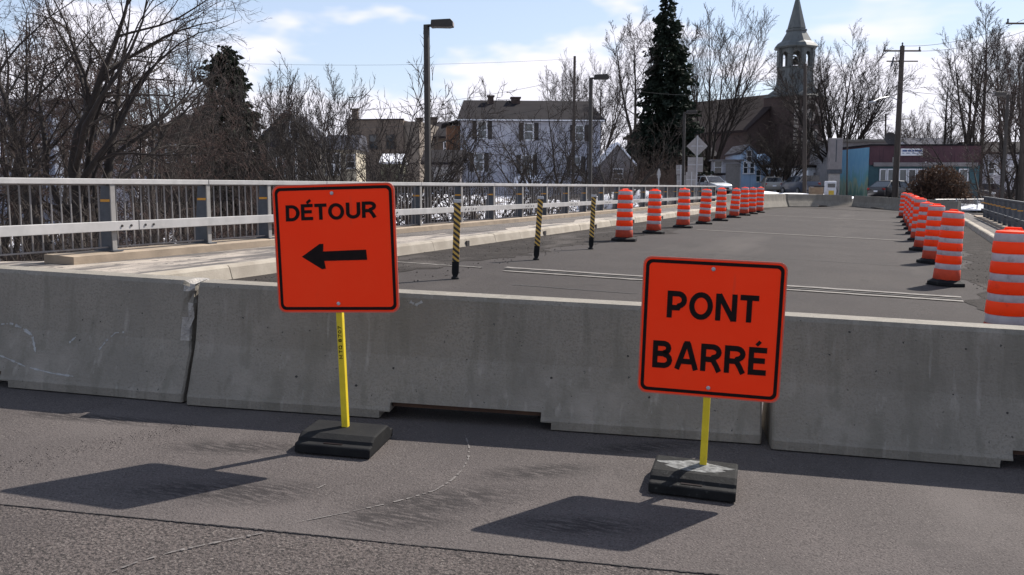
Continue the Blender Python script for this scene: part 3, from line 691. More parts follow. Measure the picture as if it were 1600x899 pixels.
# ================================================================== BRIDGE RAILINGS
def railing(name, label, x, side, ylist, y0, y1, zs, mats, group=None):
    """zs(y) -> base height; side: direction towards the road (+1 / -1)."""
    zb0 = zs(y0); root = thing(name, label, 'railing', (x, y0, zb0), 0, group)
    g_ = (zs(y1) - zs(y0)) / (y1 - y0)
    rail_m, post_m, pick_m = mats
    L = lambda y: zs(y) - zb0
    # posts: tapered web plate toned dark for its shaded side + flange facing the road
    pb = MB()
    pb.rings([[(-side * .24, -.045, 0), (side * .02, -.045, 0), (side * .02, .045, 0), (-side * .24, .045, 0)], [(-side * .18, -.04, .55), (side * .02, -.04, .55), (side * .02, .04, .55), (-side * .18, .04, .55)], [(-side * .14, -.035, .96), (side * .02, -.035, .96), (side * .02, .035, .96), (-side * .14, .035, .96)]], True)
    pb.box(-.27, .10, -.09, .09, 0, .02)
    pme = pb.mesh('post', post_m)
    fb = MB(); fb.box(min(side * .022, side * .040), max(side * .022, side * .040), -.04, .04, .02, .955); fme = fb.mesh('post_flange', M['flange'] if side > 0 else rail_m)
    rb = MB(); rb.box(-.15, .018, -.047, -.0405, .70, .735); rme = rb.mesh('orange_tab', M['yellow_tab'])
    for y in ylist:
        p = link('post', pme, root, (0, y - y0, L(y))); link('post_flange', fme, p); link('orange_tab', rme, p)
    # rails in lengths
    def rails(nm, zc, hh, th, xo, cuts):
        for a, c in zip(cuts, cuts[1:]):
            b = MB(); za, zc_ = L(a) + zc, L(c) + zc
            x0, x1 = xo, xo + side * th
            b.rings([[(x0, a - y0 + .008, za - hh / 2), (x1, a - y0 + .008, za - hh / 2), (x1, a - y0 + .008, za + hh / 2), (x0, a - y0 + .008, za + hh / 2)],
                     [(x0, c - y0 - .008, zc_ - hh / 2), (x1, c - y0 - .008, zc_ - hh / 2), (x1, c - y0 - .008, zc_ + hh / 2), (x0, c - y0 - .008, zc_ + hh / 2)]], True)
            o = b.build(nm, rail_m, root, bevel=.006)
            if nm == 'lower_rail' and c - a > 1:
                for yy in (a + .12, a + .28, c - .15, c - .32):
                    bb = MB(); s0 = xo + side * (th + .001)
                    bb.rings([[(s0 + side * e, yy - y0 + .018 * math.cos(q), L(yy) + zc + .018 * math.sin(q)) for q in [kk * math.pi / 4 for kk in range(8)]] for e in (0, .012)], True); bb.build('bolt', M['bronze'], o)
    ed = [y0] + [y for i, y in enumerate(ylist) if i % 2 == 0] + [y1]
    ed2 = [y0] + [y + .4 for i, y in enumerate(ylist) if i % 2 == 1 and y + .4 < y1] + [y1]
    rails('top_rail', .985, .075, .11, -side * .055, ed)
    rails('lower_rail', .36, .135, .06, side * .042, ed2)
    kb = MB(); kb.box(-.008, .008, -.008, .008, .05, .955); kme = kb.mesh('picket', pick_m)
    y = y0 + .1; n = 0; rest = MB()
    while y < y1 - .05:
        if min(abs(y - q) for q in ylist) > .07:
            if n < 298: link('picket', kme, root, (-side * .07, y - y0, L(y)))
            else: rest.box(-side * .05 - .009, -side * .05 + .009, y - y0 - .009, y - y0 + .009, L(y) + .05, L(y) + .955)
            n += 1
        y += .157
    if rest.v: stuff(rest.build('picket', pick_m, root))
    b = MB()
    for zc in (.06, .94):
        b.rings([[(-side * .05 + dx, yy - y0, L(yy) + zc + dz) for dx, dz in ((-.013, -.01), (.013, -.01), (.013, .01), (-.013, .01))] for yy in (y0, y1)], True)
    b.build('picket_bar', pick_m, root)
    return root
M['yellow_tab'] = mat('amber_tab', (.55, .27, .03), (.45, .2, .02), 9, .6)
yl = [7.9, 9.85, 11.8, 13.35, 15.1, 17.0, 18.9, 21.05, 23.05, 25.1, 27.1, 29.1, 31.0, 33, 35, 37, 39, 41, 43, 45, 47, 49, 51, 53, 55]
railing('bridge_railing', 'long pale metal bridge railing with pickets along the left sidewalk', -10.32, 1, yl, 5.2, 55.2, lambda y: .742 - .0028 * (y - 9), (M['alu'], M['slate'], M['picket']))
M['rail_backlit'] = mat('backlit_rail', (.085, .088, .095), (.06, .062, .068), 3, .7, spec=.2)  # backlit shade of the right railing put into its dark colour
railing('bridge_railing', 'dark metal bridge railing along the right sidewalk', 3.62, -1, [9 + 2 * k for k in range(22)], 8, 51.6, lambda y: .105, (M['rail_backlit'], M['slate'], M['rail_backlit']))

# ================================================================== LAMP POSTS
def lamp_post(x, y, zb, H, head_dir, label):
    root = thing('lamp_post', label, 'lamp post', (x, y, zb), 0, 'bridge lamp posts')
    b = MB(); b.box(-.14, .14, -.14, .14, 0, .04); b.box(-.10, .10, -.10, .10, .04, .22); b.build('base', M['bronze'], root)
    b = MB(); b.rings([[(s * a, s * c, z) for a, c in ((-1, -.8), (-.8, -1), (.8, -1), (1, -.8), (1, .8), (.8, 1), (-.8, 1), (-1, .8))] for s, z in ((.066, .2), (.060, H))], True); b.build('pole', M['bronze'], root)
    h = MB(); n = 8
    prof = [(.11, H - .07), (.13, H + .10), (.60, H + .12), (.66, H + .06), (.66, H - .055), (.56, H - .075), (.24, H - .065)]
    h.prism(prof, -.15, .15, 'y'); ho = h.build('lamp_head', M['bronze'], root, bevel=.012); ho.rotation_euler = (0, 0, head_dir)
    a = MB(); a.tube([(.03, 0, H - .02), (.13, 0, H - .02)], .035, 8); ao = a.build('bracket', M['bronze'], root); ao.rotation_euler = (0, 0, head_dir)
    l = MB(); l.box(.661, .664, -.13, .13, H - .045, H + .05); lo_ = l.build('lens', M['lens'], ho)
    return root
lamp_post(-10.95, 20.5, .55, 5.02, R(20), 'tall dark lamp post rising behind the left railing nearest the camera')
lamp_post(-10.95, 33.4, .55, 5.10, R(20), 'second dark lamp post on the left, in front of the white house')
lamp_post(-10.95, 49.3, .50, 5.0, R(20), 'thin far lamp post on the left before the big spruce')
lamp_post(4.15, 48.5, -.1, 5.9, R(200), 'dark lamp post at the far right edge beyond the right railing')
# ================================================================== TREES
def npmesh(name, V, F, mats, smooth_=False):
    me = bpy.data.meshes.new(name); k = F.shape[1]
    me.vertices.add(len(V)); me.vertices.foreach_set('co', V.astype(np.float32).ravel())
    me.loops.add(F.size); me.loops.foreach_set('vertex_index', F.astype(np.int32).ravel())
    me.polygons.add(len(F)); me.polygons.foreach_set('loop_start', np.arange(0, F.size, k, dtype=np.int32)); me.polygons.foreach_set('loop_total', np.full(len(F), k, dtype=np.int32))
    if smooth_: me.polygons.foreach_set('use_smooth', np.ones(len(F), dtype=bool))
    for m in (mats if isinstance(mats, (list, tuple)) else [mats]): me.materials.append(m)
    me.update(calc_edges=True); return me
def unit(a): return a / np.maximum(np.linalg.norm(a, axis=-1, keepdims=True), 1e-9)
def tubes(P, Rr, k):
    B, n, _ = P.shape
    T = np.gradient(P, axis=1); T = unit(T)
    ref = np.tile(np.array([[.37, .61, .2]]), (B, 1)); u0 = ref[:, None, :] - T * np.sum(ref[:, None, :] * T, -1, keepdims=True); U = unit(u0); Vv = np.cross(T, U)
    a = np.arange(k) * 2 * np.pi / k
    ring = P[:, :, None, :] + Rr[:, :, None, None] * (U[:, :, None, :] * np.cos(a)[None, None, :, None] + Vv[:, :, None, :] * np.sin(a)[None, None, :, None])
    V = ring.reshape(-1, 3); idx = np.arange(B * n * k).reshape(B, n, k)
    A = idx[:, :-1, :]; A2 = np.roll(A, -1, 2); C_ = idx[:, 1:, :]; C2 = np.roll(C_, -1, 2)
    return V, np.stack([A, A2, C2, C_], -1).reshape(-1, 4)
def grow(seed, stems, levels):
    """stems: (pos, dir, length, radius); levels: dicts n, ang, ratio, rr, wander, trop, seg, start, taper. Returns per-level polylines."""
    g = np.random.default_rng(seed); pos = np.array([s[0] for s in stems], float); d = unit(np.array([s[1] for s in stems], float)); ln = np.array([s[2] for s in stems], float); rd = np.array([s[3] for s in stems], float)
    out_ = []
    for li, lv in enumerate(levels):
        n = lv['seg']; B = len(pos); P = np.zeros((B, n + 1, 3)); Dr = np.zeros((B, n + 1, 3)); P[:, 0] = pos; Dr[:, 0] = d; cur = d.copy()
        for i in range(n):
            cur = unit(cur + lv['wander'] * g.normal(0, 1, (B, 3)) + np.array([0, 0, lv['trop']])); P[:, i + 1] = P[:, i] + cur * (ln / n)[:, None]; Dr[:, i + 1] = cur
        s = np.linspace(0, 1, n + 1); Rr = rd[:, None] * (1 - lv.get('taper', .93) * s[None, :]); out_.append((P, Rr))
        if li == len(levels) - 1: break
        nx_ = levels[li + 1]; nc = nx_['n']
        t = nx_.get('start', .25) + (1 - nx_.get('start', .25)) * (np.arange(nc)[None, :] + g.uniform(0, 1, (B, nc))) / nc
        t = np.clip(t, 0, .98); f = t * n; i0 = f.astype(int); fr = (f - i0)[..., None]; bi = np.arange(B)[:, None]
        pos = (P[bi, i0] * (1 - fr) + P[bi, i0 + 1] * fr).reshape(-1, 3); dd = Dr[bi, np.minimum(i0 + 1, n)].reshape(-1, 3)
        rp = (Rr[bi, i0]).reshape(-1); rv = g.normal(0, 1, dd.shape); perp = unit(rv - dd * np.sum(rv * dd, -1, keepdims=True))
        an = np.radians(nx_['ang'] + g.normal(0, nx_.get('angv', 10), len(dd)))[:, None]; d = unit(dd * np.cos(an) + perp * np.sin(an))
        ln = (np.repeat(ln[:, None], nc, 1) * (1 - nx_.get('fall', .45) * t)).reshape(-1) * nx_['ratio'] * g.uniform(.65, 1.25, len(dd)); rd = np.maximum(rp * nx_['rr'], nx_.get('minr', .004))
    return out_
def tree_meshes(seed, stems, levels, sides=(8, 6, 4, 3, 3, 3), split=2, mats=None, name='tree'):
    res = grow(seed, stems, levels); outm = []
    for part, lo_, hi_ in (('trunk', 0, split), ('crown', split, len(res))):
        Vs, Fs, off = [], [], 0
        for li in range(lo_, hi_):
            V, F = tubes(*res[li], sides[li]); Vs.append(V); Fs.append(F + off); off += len(V)
        outm.append(npmesh(part, np.concatenate(Vs), np.concatenate(Fs), mats[0] if part == 'trunk' else mats[1], part == 'trunk'))
    return outm
def put_tree(name, label, cat, meshes, loc, rz=0, s=1.0, group=None, sz=None):
    root = thing(name, label, cat, loc, rz, group); root.scale = (s, s, sz or s)
    link('trunk', meshes[0], root); link('crown', meshes[1], root); return root
def on_bank(px, D, dz=0.0):
    p = at(px, 300, D); p.z = terrain(p.x, p.y) + dz; return p
def Lv(n, ang, ratio, rr, wander, trop, seg, **k): return dict(n=n, ang=ang, ratio=ratio, rr=rr, wander=wander, trop=trop, seg=seg, **k)
up = (0, 0, 1)
# -- kinds
big = tree_meshes(11, [((0, 0, -.4), (.02, .05, 1), 8.5, .20), ((.25, .1, -.3), (.30, .1, 1), 8.0, .17), ((-.2, 0, -.3), (-.22, .2, 1), 7.5, .14), ((.1, .2, -.3), (.55, .15, .8), 7.0, .12), ((-.1, .2, -.3), (-.75, .1, .55), 5.5, .10)],
    [Lv(0, 0, 0, 0, .10, .03, 12, taper=.97), Lv(12, 45, .60, .55, .14, .03, 8, start=.22, angv=14), Lv(7, 42, .52, .55, .17, .02, 6, start=.2), Lv(6, 40, .50, .6, .2, .02, 4, start=.15, minr=.006), Lv(4, 38, .5, .7, .2, .0, 3, start=.15, minr=.0045)],
    split=2, mats=(M['bark'], M['twig']))
gnarl = tree_meshes(23, [((0, 0, -.3), (.1, 0, 1), 7.5, .13), ((.3, 0, -.3), (.45, 0, 1), 6, .09), ((-.2, 0, -.3), (-.4, 0, 1), 6, .09)],
    [Lv(0, 0, 0, 0, .12, .03, 9), Lv(9, 48, .55, .5, .16, .03, 7, start=.15), Lv(7, 45, .55, .55, .2, .02, 5), Lv(6, 42, .5, .6, .22, .02, 4, minr=.008), Lv(3, 40, .5, .7, .2, 0, 2, minr=.007)], mats=(M['bark'], M['twig_red']))
shrubT = tree_meshes(31, [((.3 * math.cos(a), .3 * math.sin(a), -.3), (1.0 * math.cos(a), 1.0 * math.sin(a), 1.1), 5.2, .075) for a in (0.2, 1.1, 2.0, 2.9, 3.6, 4.4, 5.3)],
    [Lv(0, 0, 0, 0, .08, .03, 8), Lv(8, 42, .50, .55, .13, .05, 6, start=.2), Lv(6, 38, .55, .6, .15, .05, 4, minr=.012), Lv(4, 36, .55, .65, .18, .03, 3, minr=.010)], mats=(M['bark'], M['twig']))
leanT = tree_meshes(37, [((0, 0, -.3), (-.9, .1, 1), 6.5, .10), ((.2, .1, -.3), (-.5, -.1, 1), 6.5, .10), ((.4, 0, -.3), (.3, .2, 1), 5.5, .08), ((.5, 0, -.3), (1, 0, .9), 5.0, .08)],
    [Lv(0, 0, 0, 0, .08, .03, 9), Lv(8, 40, .5, .55, .13, .04, 6, start=.25), Lv(6, 38, .55, .6, .15, .04, 4, minr=.013), Lv(5, 36, .5, .65, .18, .03, 3, minr=.010)], mats=(M['bark'], M['twig']))
vase = tree_meshes(41, [((0, 0, -.3), (0, 0, 1), 4.2, .42)] + [((.2 * math.cos(a), .2 * math.sin(a), 1.6), (.42 * math.cos(a), .42 * math.sin(a), 1), 11.5, .16) for a in (0.3, 1.2, 2.1, 3.0, 3.9, 4.8, 5.7)],
    [Lv(0, 0, 0, 0, .035, .04, 8), Lv(14, 27, .48, .5, .04, .05, 7, start=.2), Lv(8, 27, .5, .55, .05, .04, 5, minr=.02), Lv(6, 28, .5, .6, .1, .05, 3, minr=.013), Lv(3, 30, .55, .7, .12, .03, 2, minr=.011)], mats=(M['bark'], M['twig']))
dome = tree_meshes(43, [((0, 0, -.3), (0, 0, 1), 3.5, .55)] + [((.25 * math.cos(a), .25 * math.sin(a), 2.2), (.80 * math.cos(a), .80 * math.sin(a), 1), 9.5, .18) for a in (0.1, .8, 1.6, 2.3, 3.1, 3.8, 4.6, 5.4)] + [((0, 0, 2.5), (.1, .1, 1), 10, .18), ((0, 0, 2.5), (-.2, .1, 1), 10, .18)],
    [Lv(0, 0, 0, 0, .04, .05, 8), Lv(14, 32, .50, .5, .06, .04, 6, start=.15), Lv(9, 32, .5, .55, .08, .04, 4, minr=.022), Lv(6, 34, .5, .6, .14, .04, 3, minr=.014), Lv(3, 34, .55, .7, .14, .03, 2, minr=.012)], mats=(M['bark'], M['twig']))
tall = tree_meshes(47, [((0, 0, -.3), (.03, 0, 1), 17, .24), ((.4, .2, -.3), (.14, .05, 1), 15, .17)],
    [Lv(0, 0, 0, 0, .025, .03, 12), Lv(26, 38, .27, .4, .05, .07, 6, start=.22, fall=.6), Lv(7, 34, .5, .55, .1, .07, 4, minr=.020), Lv(6, 30, .5, .6, .12, .05, 3, minr=.013), Lv(3, 32, .55, .7, .14, .03, 2, minr=.011)], split=1, mats=(M['bark_grey'], M['twig_grey']))
tall2 = tree_meshes(53, [((0, 0, -.3), (-.02, 0, 1), 7, .26), ((.05, 0, 4), (.2, .1, 1), 11, .17), ((0, .05, 4.5), (-.22, .0, 1), 11, .16), ((0, 0, 5), (0, -.18, 1), 11, .15)],
    [Lv(0, 0, 0, 0, .03, .04, 10), Lv(20, 36, .36, .42, .05, .06, 6, start=.25, fall=.5), Lv(7, 34, .5, .55, .1, .07, 4, minr=.020), Lv(6, 30, .5, .6, .12, .05, 3, minr=.013), Lv(3, 32, .55, .7, .14, .03, 2, minr=.011)], split=1, mats=(M['bark_grey'], M['twig_grey']))
hedge = tree_meshes(59, [((.8 * math.cos(a) * q, .8 * math.sin(a) * q, -.3), (.22 * math.cos(a), .22 * math.sin(a), 1), 7.5, .07) for a, q in ((0, 1), (.9, .4), (1.7, 1), (2.6, .8), (3.4, 1), (4.1, .5), (4.9, 1), (5.6, .8))],
    [Lv(0, 0, 0, 0, .05, .03, 8), Lv(11, 32, .36, .5, .09, .07, 5, start=.12), Lv(7, 30, .5, .6, .12, .06, 4, minr=.014), Lv(5, 28, .55, .6, .12, .04, 3, minr=.010), Lv(3, 30, .55, .7, .14, .03, 2, minr=.009)], mats=(M['bark_grey'], M['twig_grey']))

def top_z(me): 
    c = np.empty(len(me.vertices) * 3, np.float32); me.vertices.foreach_get('co', c); return float(np.percentile(c[2::3], 99.7))
TOPS = {}
def fit_scale(meshes, base, px, ptop, D):
    k = meshes[1].name
    if k not in TOPS: TOPS[k] = top_z(meshes[1])
    return (at(px, ptop, D).z - base.z) / TOPS[k]
trees = [   # label, kind, pixel column, distance, turn, pixel height of the top, width factor
 ('big gnarled many-stemmed bare tree close behind the left railing', big, 128, 17.5, 1.5, -210, 1.0),
 ('bare tree with red-brown twigs at the left picture edge', gnarl, -25, 19, .4, -40, 1.0),
 ('bare tree with fine brown twigs just right of the big gnarled tree', gnarl, 245, 27, 2.2, 30, 1.0),
 ('bare tree behind the railing left of the dark evergreen', gnarl, 318, 32, 3.9, 82, 1.0),
 ('fine-twigged bare tree between the big gnarled tree and the left edge', gnarl, 50, 30, 5.1, 0, 1.1),
 ('slender bare tree before the blue grey house', hedge, 75, 42, .9, 10, .9),
 ('bare many-stemmed tree behind the fork of the big gnarled tree', hedge, 190, 38, 1.9, 20, .9),
 ('bare thicket-like tree in front of the dark house', hedge, 275, 44, .1, 95, 1.1),
 ('bare brown tree directly right of the dark evergreen', hedge, 395, 48, 4.0, 128, .9),
 ('bare multi-stemmed tree before the left gable of the grey gabled house', hedge, 430, 50, 2.9, 108, .8),
 ('tight cluster of upright bare stems before the gabled house', hedge, 475, 56, 1.3, 104, .8),
 ('upright bare tree before the cream side wing', hedge, 520, 60, 5.2, 118, .75),
 ('dark bare tree spreading in front of the brown block', shrubT, 560, 44, .7, 108, .75),
 ('spreading bare tree just left of the tall lamp post', shrubT, 600, 52, 2.5, 100, .75),
 ('bare tree with forked stems between the lamp post and the white house', shrubT, 690, 48, 1.5, 188, .85),
 ('leaning dark bare tree in front of the white house', leanT, 800, 45, YAW, 168, .85),
 ('bare tree before the right half of the white house', leanT, 895, 52, YAW + .5, 128, .8),
 ('low bare shrub-like tree before the left end of the white house', shrubT, 740, 50, 3.3, 180, .8),
 ('small bare tree in front of the middle of the white house', shrubT, 850, 58, 4.4, 150, .7),
 ('bare tree filling the gap between the white house and the spruce', shrubT, 960, 62, 2.0, 165, .9),
 ('bare tree rising behind the right end of the white house roof', vase, 930, 104, .4, 84, .9),
 ('thin bare tree standing behind the white house roof', tall2, 868, 108, 1.4, 96, 1.0),
 ('pale bare tree behind the left half of the white house', tall, 765, 112, 2.4, 120, .9),
 ('faint bare tree behind the brown house chimneys', tall2, 690, 118, 2.9, 150, 1.0),
 ('bare tree with outstretched boughs left of the tall spruce', tall2, 990, 82, .3, 18, 1.1),
 ('tall bare vase-shaped tree right of the tall spruce', vase, 1105, 90, 1.1, 2, .95),
 ('dark low-branched bare tree before the church tower', dome, 1222, 84, .6, 192, 1.35),
 ('wide domed bare tree right of the church tower', dome, 1302, 96, 2.9, 46, .92),
 ('small bare tree behind the flat shop roof', dome, 1425, 112, 1.9, 165, 1.0),
 ('tall bare tree behind the shop, leftmost of the right-hand grove', tall, 1472, 92, .2, 85, 1.1),
 ('tall forked bare tree in the middle of the right-hand grove', tall2, 1508, 96, 1.8, 22, 1.05),
 ('tallest pale bare tree of the right-hand grove', tall, 1530, 88, 3.3, 6, 1.1),
 ('bare tree of the right-hand grove over the dark parked cars', tall2, 1566, 84, 4.5, 48, 1.1),
 ('fine-twigged bare tree near the right picture edge', vase, 1598, 92, 2.2, 40, .9),
 ('dark bare tree at the right picture edge beyond the railing', gnarl, 1588, 60, 1.0, 70, 1.0),
 ('dark many-stemmed bare tree right of the white balcony house', shrubT, 1558, 66, 3.2, 165, 1.0),
]
for lab, me, px, D, rz, ptop, wf in trees:
    base = on_bank(px, D); s = fit_scale(me, base, px, ptop, D)
    put_tree('bare_tree', lab, 'tree', me, base, rz, s * wf, 'bare trees', s)

def conifer(seed, H, Rb, whorls, per, tuft, mats, droop=.42, zlo=.06, power=1.0, tl=.30):
    g = np.random.default_rng(seed); V, F = [], []; off = 0
    zs_ = zlo * H + (1 - zlo) * H * np.linspace(0, .985, whorls)
    for z in zs_:
        f = (1 - (z / H)) ** power; L0 = Rb * f + .12
        for k in range(max(4, int(per * (.45 + .55 * f)))):
            a = g.uniform(0, 2 * np.pi); L = L0 * (g.uniform(.45, 1.0) if g.random() < .72 else g.uniform(1.0, 1.25)); zz_ = z + g.normal(0, .12)
            n = max(3, int(tuft * L)); s = np.sqrt(g.uniform(.02, 1, n)); 
            r = s * L; dz = .12 * L * s - droop * L * s ** 2 + .18 * L * np.maximum(0, s - .75)
            c = np.stack([r * np.cos(a), r * np.sin(a), zz_ + dz], 1); c += g.normal(0, .10 + .05 * L, c.shape) * np.array([1, 1, .45])
            dirr = unit(np.stack([np.cos(a) + g.normal(0, .6, n), np.sin(a) + g.normal(0, .6, n), -.35 + g.normal(0, .35, n)], 1)); side = unit(np.cross(dirr, g.normal(0, 1, (n, 3))))
            ll = tl * g.uniform(.5, 1.3, (n, 1)); wv = ll * .30
            q = np.stack([c - side * wv, c + dirr * ll * .5 - side * wv * 1.1, c + dirr * ll, c + dirr * ll * .5 + side * wv], 1).reshape(-1, 3)
            V.append(q); F.append(np.arange(n * 4).reshape(-1, 4) + off); off += n * 4
    crown = npmesh('crown', np.concatenate(V), np.concatenate(F), mats[1])
    b = MB(); b.tube([(0, 0, -.5), (0, 0, H * .5), (0, 0, H * .98)], [H * .014, H * .008, .01], 8); trunk = b.mesh('trunk', mats[0], True)
    return trunk, crown
sp1 = conifer(3, 17.4, 3.5, 42, 16, 30, (M['bark'], M['needles']), tl=.42, power=.72)
p = on_bank(1038, 82, 0); s = (at(1038, -6, 82).z - p.z) / 17.4; put_tree('spruce_tree', 'very tall dark green spruce left of the church', 'tree', sp1, p, 0, s * .94, None, s)
sp2 = conifer(4, 10.0, 2.6, 46, 17, 24, (M['bark'], M['needles2']), droop=.2, power=.62, tl=.36)
p = on_bank(358, 60, 0); put_tree('evergreen_tree', 'dark pointed evergreen tree behind the left railing', 'tree', sp2, p, 1, (at(358, 73, 60).z - p.z) / 10.0 * .88, None, (at(358, 73, 60).z - p.z) / 10.0)

# -- tangled brush on the river banks (nobody could count it)
def brush(name, label, pts, n_per, h, seed, m, spread=.5):
    g = np.random.default_rng(seed); st = []
    for (x, y, z) in pts:
        for k in range(n_per):
            a = g.uniform(0, 6.28); st.append(((x + g.normal(0, spread), y + g.normal(0, spread), z - .1), (.65 * math.cos(a), .65 * math.sin(a), g.uniform(.5, 1.1)), h * g.uniform(.5, 1.2), .014 + .004 * h))
    res = grow(seed, st, [Lv(0, 0, 0, 0, .13, .02, 6), Lv(6, 42, .5, .6, .18, .03, 4, minr=.008), Lv(4, 40, .5, .6, .2, .02, 3, minr=.006)])
    Vs, Fs, off = [], [], 0
    for li, r in enumerate(res): V, F = tubes(*r, 3); Vs.append(V); Fs.append(F + off); off += len(V)
    o = link(name, npmesh(name, np.concatenate(Vs), np.concatenate(Fs), m)); stuff(o); tag(o, label, 'brush'); return o
def scatter(seed, n, px0, px1, D0, D1):
    g = np.random.default_rng(seed); L_ = []
    for k in range(n):
        p = at(g.uniform(px0, px1), 300, g.uniform(D0, D1))
        if -11.2 < p.x < 4.6 and p.y < 66: continue
        L_.append((p.x, p.y, terrain(p.x, p.y)))
    return L_
brush('bank_brush', 'tangled brown brush on the near river bank behind the left railing', scatter(1, 52, -120, 420, 15.5, 26), 6, 2.4, 71, M['twig'])
brush('bank_brush', 'dense thicket of bare brush below the houses at left', scatter(2, 105, -150, 520, 28, 54), 6, 3.6, 72, M['twig_red'])
brush('bank_brush', 'low bare brush on the far snowy bank below the white house', scatter(3, 75, 480, 1000, 38, 66), 6, 2.6, 73, M['twig'])
brush('bank_brush', 'dark scrub under the spruce and the church trees', scatter(4, 50, 930, 1066, 66, 84), 9, 3.6, 74, M['twig_red'])
brush('bank_brush', 'low dark scrub along the fence right of the shop', scatter(5, 34, 1475, 1640, 66, 80), 9, 2.2, 75, M['twig_red'])

# -- round brown shrub before the shop
p = at(1466, 300, 66); zb = .2
st = []
g = np.random.default_rng(9)
for k in range(150):
    a = g.uniform(0, 6.28); e = g.uniform(.15, 1.4); st.append(((g.normal(0, .25), g.normal(0, .25), 0), (math.cos(a) * math.cos(e), math.sin(a) * math.cos(e), math.sin(e)), 2.15 * g.uniform(.8, 1.1), .02))
res = grow(9, st, [Lv(0, 0, 0, 0, .07, -.035, 7, taper=.5), Lv(8, 35, .36, .7, .14, -.02, 4, start=.4, minr=.010), Lv(4, 40, .55, .7, .2, -.03, 3, minr=.008)])
root = thing('round_shrub', 'dense round brown leafless shrub in front of the shop window', 'shrub', (p.x, p.y, zb)); root.scale = (1.02, 1.02, 1.32)
V, F = tubes(*res[0], 3); link('trunk', npmesh('trunk', V, F, M['bark']), root)
Vs, Fs, off = [], [], 0
for r in res[1:]: V, F = tubes(*r, 3); Vs.append(V); Fs.append(F + off); off += len(V)
n = 7000; a = g.uniform(0, 6.28, n); e = np.arcsin(g.uniform(.0, 1, n)); rr_ = 2.15 * g.uniform(.55, 1.05, n) ; c = np.stack([rr_ * np.cos(a) * np.cos(e), rr_ * np.sin(a) * np.cos(e), .15 + rr_ * np.sin(e) * .92], 1)
q = np.stack([c + g.normal(0, .05, c.shape) for _ in range(4)], 1).reshape(-1, 3)
link('crown', npmesh('crown', np.concatenate(Vs), np.concatenate(Fs), M['twig_red']), root)
link('dry_leaves', npmesh('dry_leaves', q, np.arange(4 * n).reshape(-1, 4), M['dryleaf']), root)
# -- a stone by the left end of the sidewalk
b = MB(); bm = bmesh.new(); bmesh.ops.create_icosphere(bm, subdivisions=3, radius=1)
for v in bm.verts:
    f = 1 + .22 * math.sin(3.1 * v.co.x + 1) * math.cos(2.7 * v.co.y) + .1 * math.sin(7 * v.co.z + 4 * v.co.x); v.co = Vector((v.co.x * .27 * f, v.co.y * .2 * f, v.co.z * .14 * f))
me = bpy.data.meshes.new('boulder'); bm.to_mesh(me); bm.free(); me.materials.append(M['kerb'])
o = link('boulder', me, None, (-10.95, 8.12, .70)); tag(o, 'small tan boulder at the left end of the sidewalk', 'stone')
# ================================================================== BUILDINGS
M['clap_white'] = mat('white_siding', (.46, .46, .50), (.37, .37, .42), 1.2, .7, stain=[(1.0, (.2, .2, 9), .55, .62, (.32, .32, .37))])
M['clap_blue'] = mat('blue_siding', (.33, .46, .62), (.26, .38, .54), 1.2, .7, stain=[(1.0, (9, 9, .2), .55, .62, (.22, .33, .48))])
M['clap_grey'] = mat('blue_grey_siding', (.17, .19, .24), (.13, .145, .19), 1.0, .8, stain=[(1.0, (.2, .2, 9), .55, .62, (.11, .12, .16))])
M['stone_grey'] = mat('grey_render', (.20, .18, .155), (.14, .125, .11), .8, .9)
M['cream'] = mat('cream_wall', (.48, .43, .33), (.40, .35, .27), 1.2, .85)
M['brownbrick'] = mat('brown_brick', (.135, .105, .082), (.095, .074, .06), 1.5, .9, stain=[(2.0, (.4, .4, 12), .55, .62, (.075, .06, .05))])
M['litbrick'] = mat('sunlit_brick', (.19, .16, .132), (.15, .124, .102), 1.5, .9)  # brown brick of the sunlit side, sunlight put into a paler tone
M['redbrick'] = mat('red_brick', (.055, .036, .032), (.042, .028, .025), 1.2, .9, stain=[(2.0, (.4, .4, 9), .56, .62, (.033, .024, .022))])
M['stonetrim'] = mat('pale_stone_trim', (.34, .30, .27), (.27, .24, .21), 3, .9)
M['zinc'] = mat('zinc_roof', (.092, .100, .100), (.070, .077, .077), .9, .6, spec=.25, stain=[(1.2, (2, 2, .4), .56, .7, (.056, .062, .062))])
M['shingle'] = mat('dark_shingle', (.026, .023, .025), (.018, .016, .018), 1.2, .95, spec=.1, stain=[(1.5, (.3, .3, 8), .55, .6, (.020, .017, .019))])
M['shingle_grey'] = mat('grey_shingle', (.085, .085, .10), (.06, .06, .072), 1.2, .95, spec=.1)
M['purple'] = mat('plum_panels', (.085, .038, .048), (.062, .029, .038), 1.2, .8, stain=[(1.5, (6, 6, .2), .56, .62, (.05, .024, .032))])
M['teal'] = mat('teal_wall', (.035, .085, .10), (.026, .065, .08), 2, .7)
M['fascia'] = mat('grey_fascia', (.22, .20, .20), (.17, .155, .155), 2, .7)
M['white'] = mat('white_paint', (.74, .74, .76), (.62, .62, .65), 3, .6)
M['shutter'] = mat('shutter_dark', (.035, .028, .026), (.025, .02, .019), 5, .6)
M['wood'] = mat('pole_wood', (.068, .055, .047), (.045, .036, .031), 4, .9, stretch=(6, 6, .4))
M['wire'] = mat('wire', (.03, .03, .032), (.02, .02, .022), 5, .6)
M['signback'] = mat('sign_back', (.29, .275, .265), (.23, .215, .21), 6, .5, metal=.1)
M['tan'] = mat('tan_board', (.42, .29, .18), (.33, .22, .14), 4, .8)
M['brownwall'] = mat('rust_wall', (.20, .10, .055), (.15, .075, .042), 2, .85)
M['ywl'] = mat('pump_yellow', (.75, .50, .06), (.6, .4, .05), 9, .5)
M['bluesign'] = mat('blue_print', (.05, .09, .26), (.04, .07, .2), 9, .5)
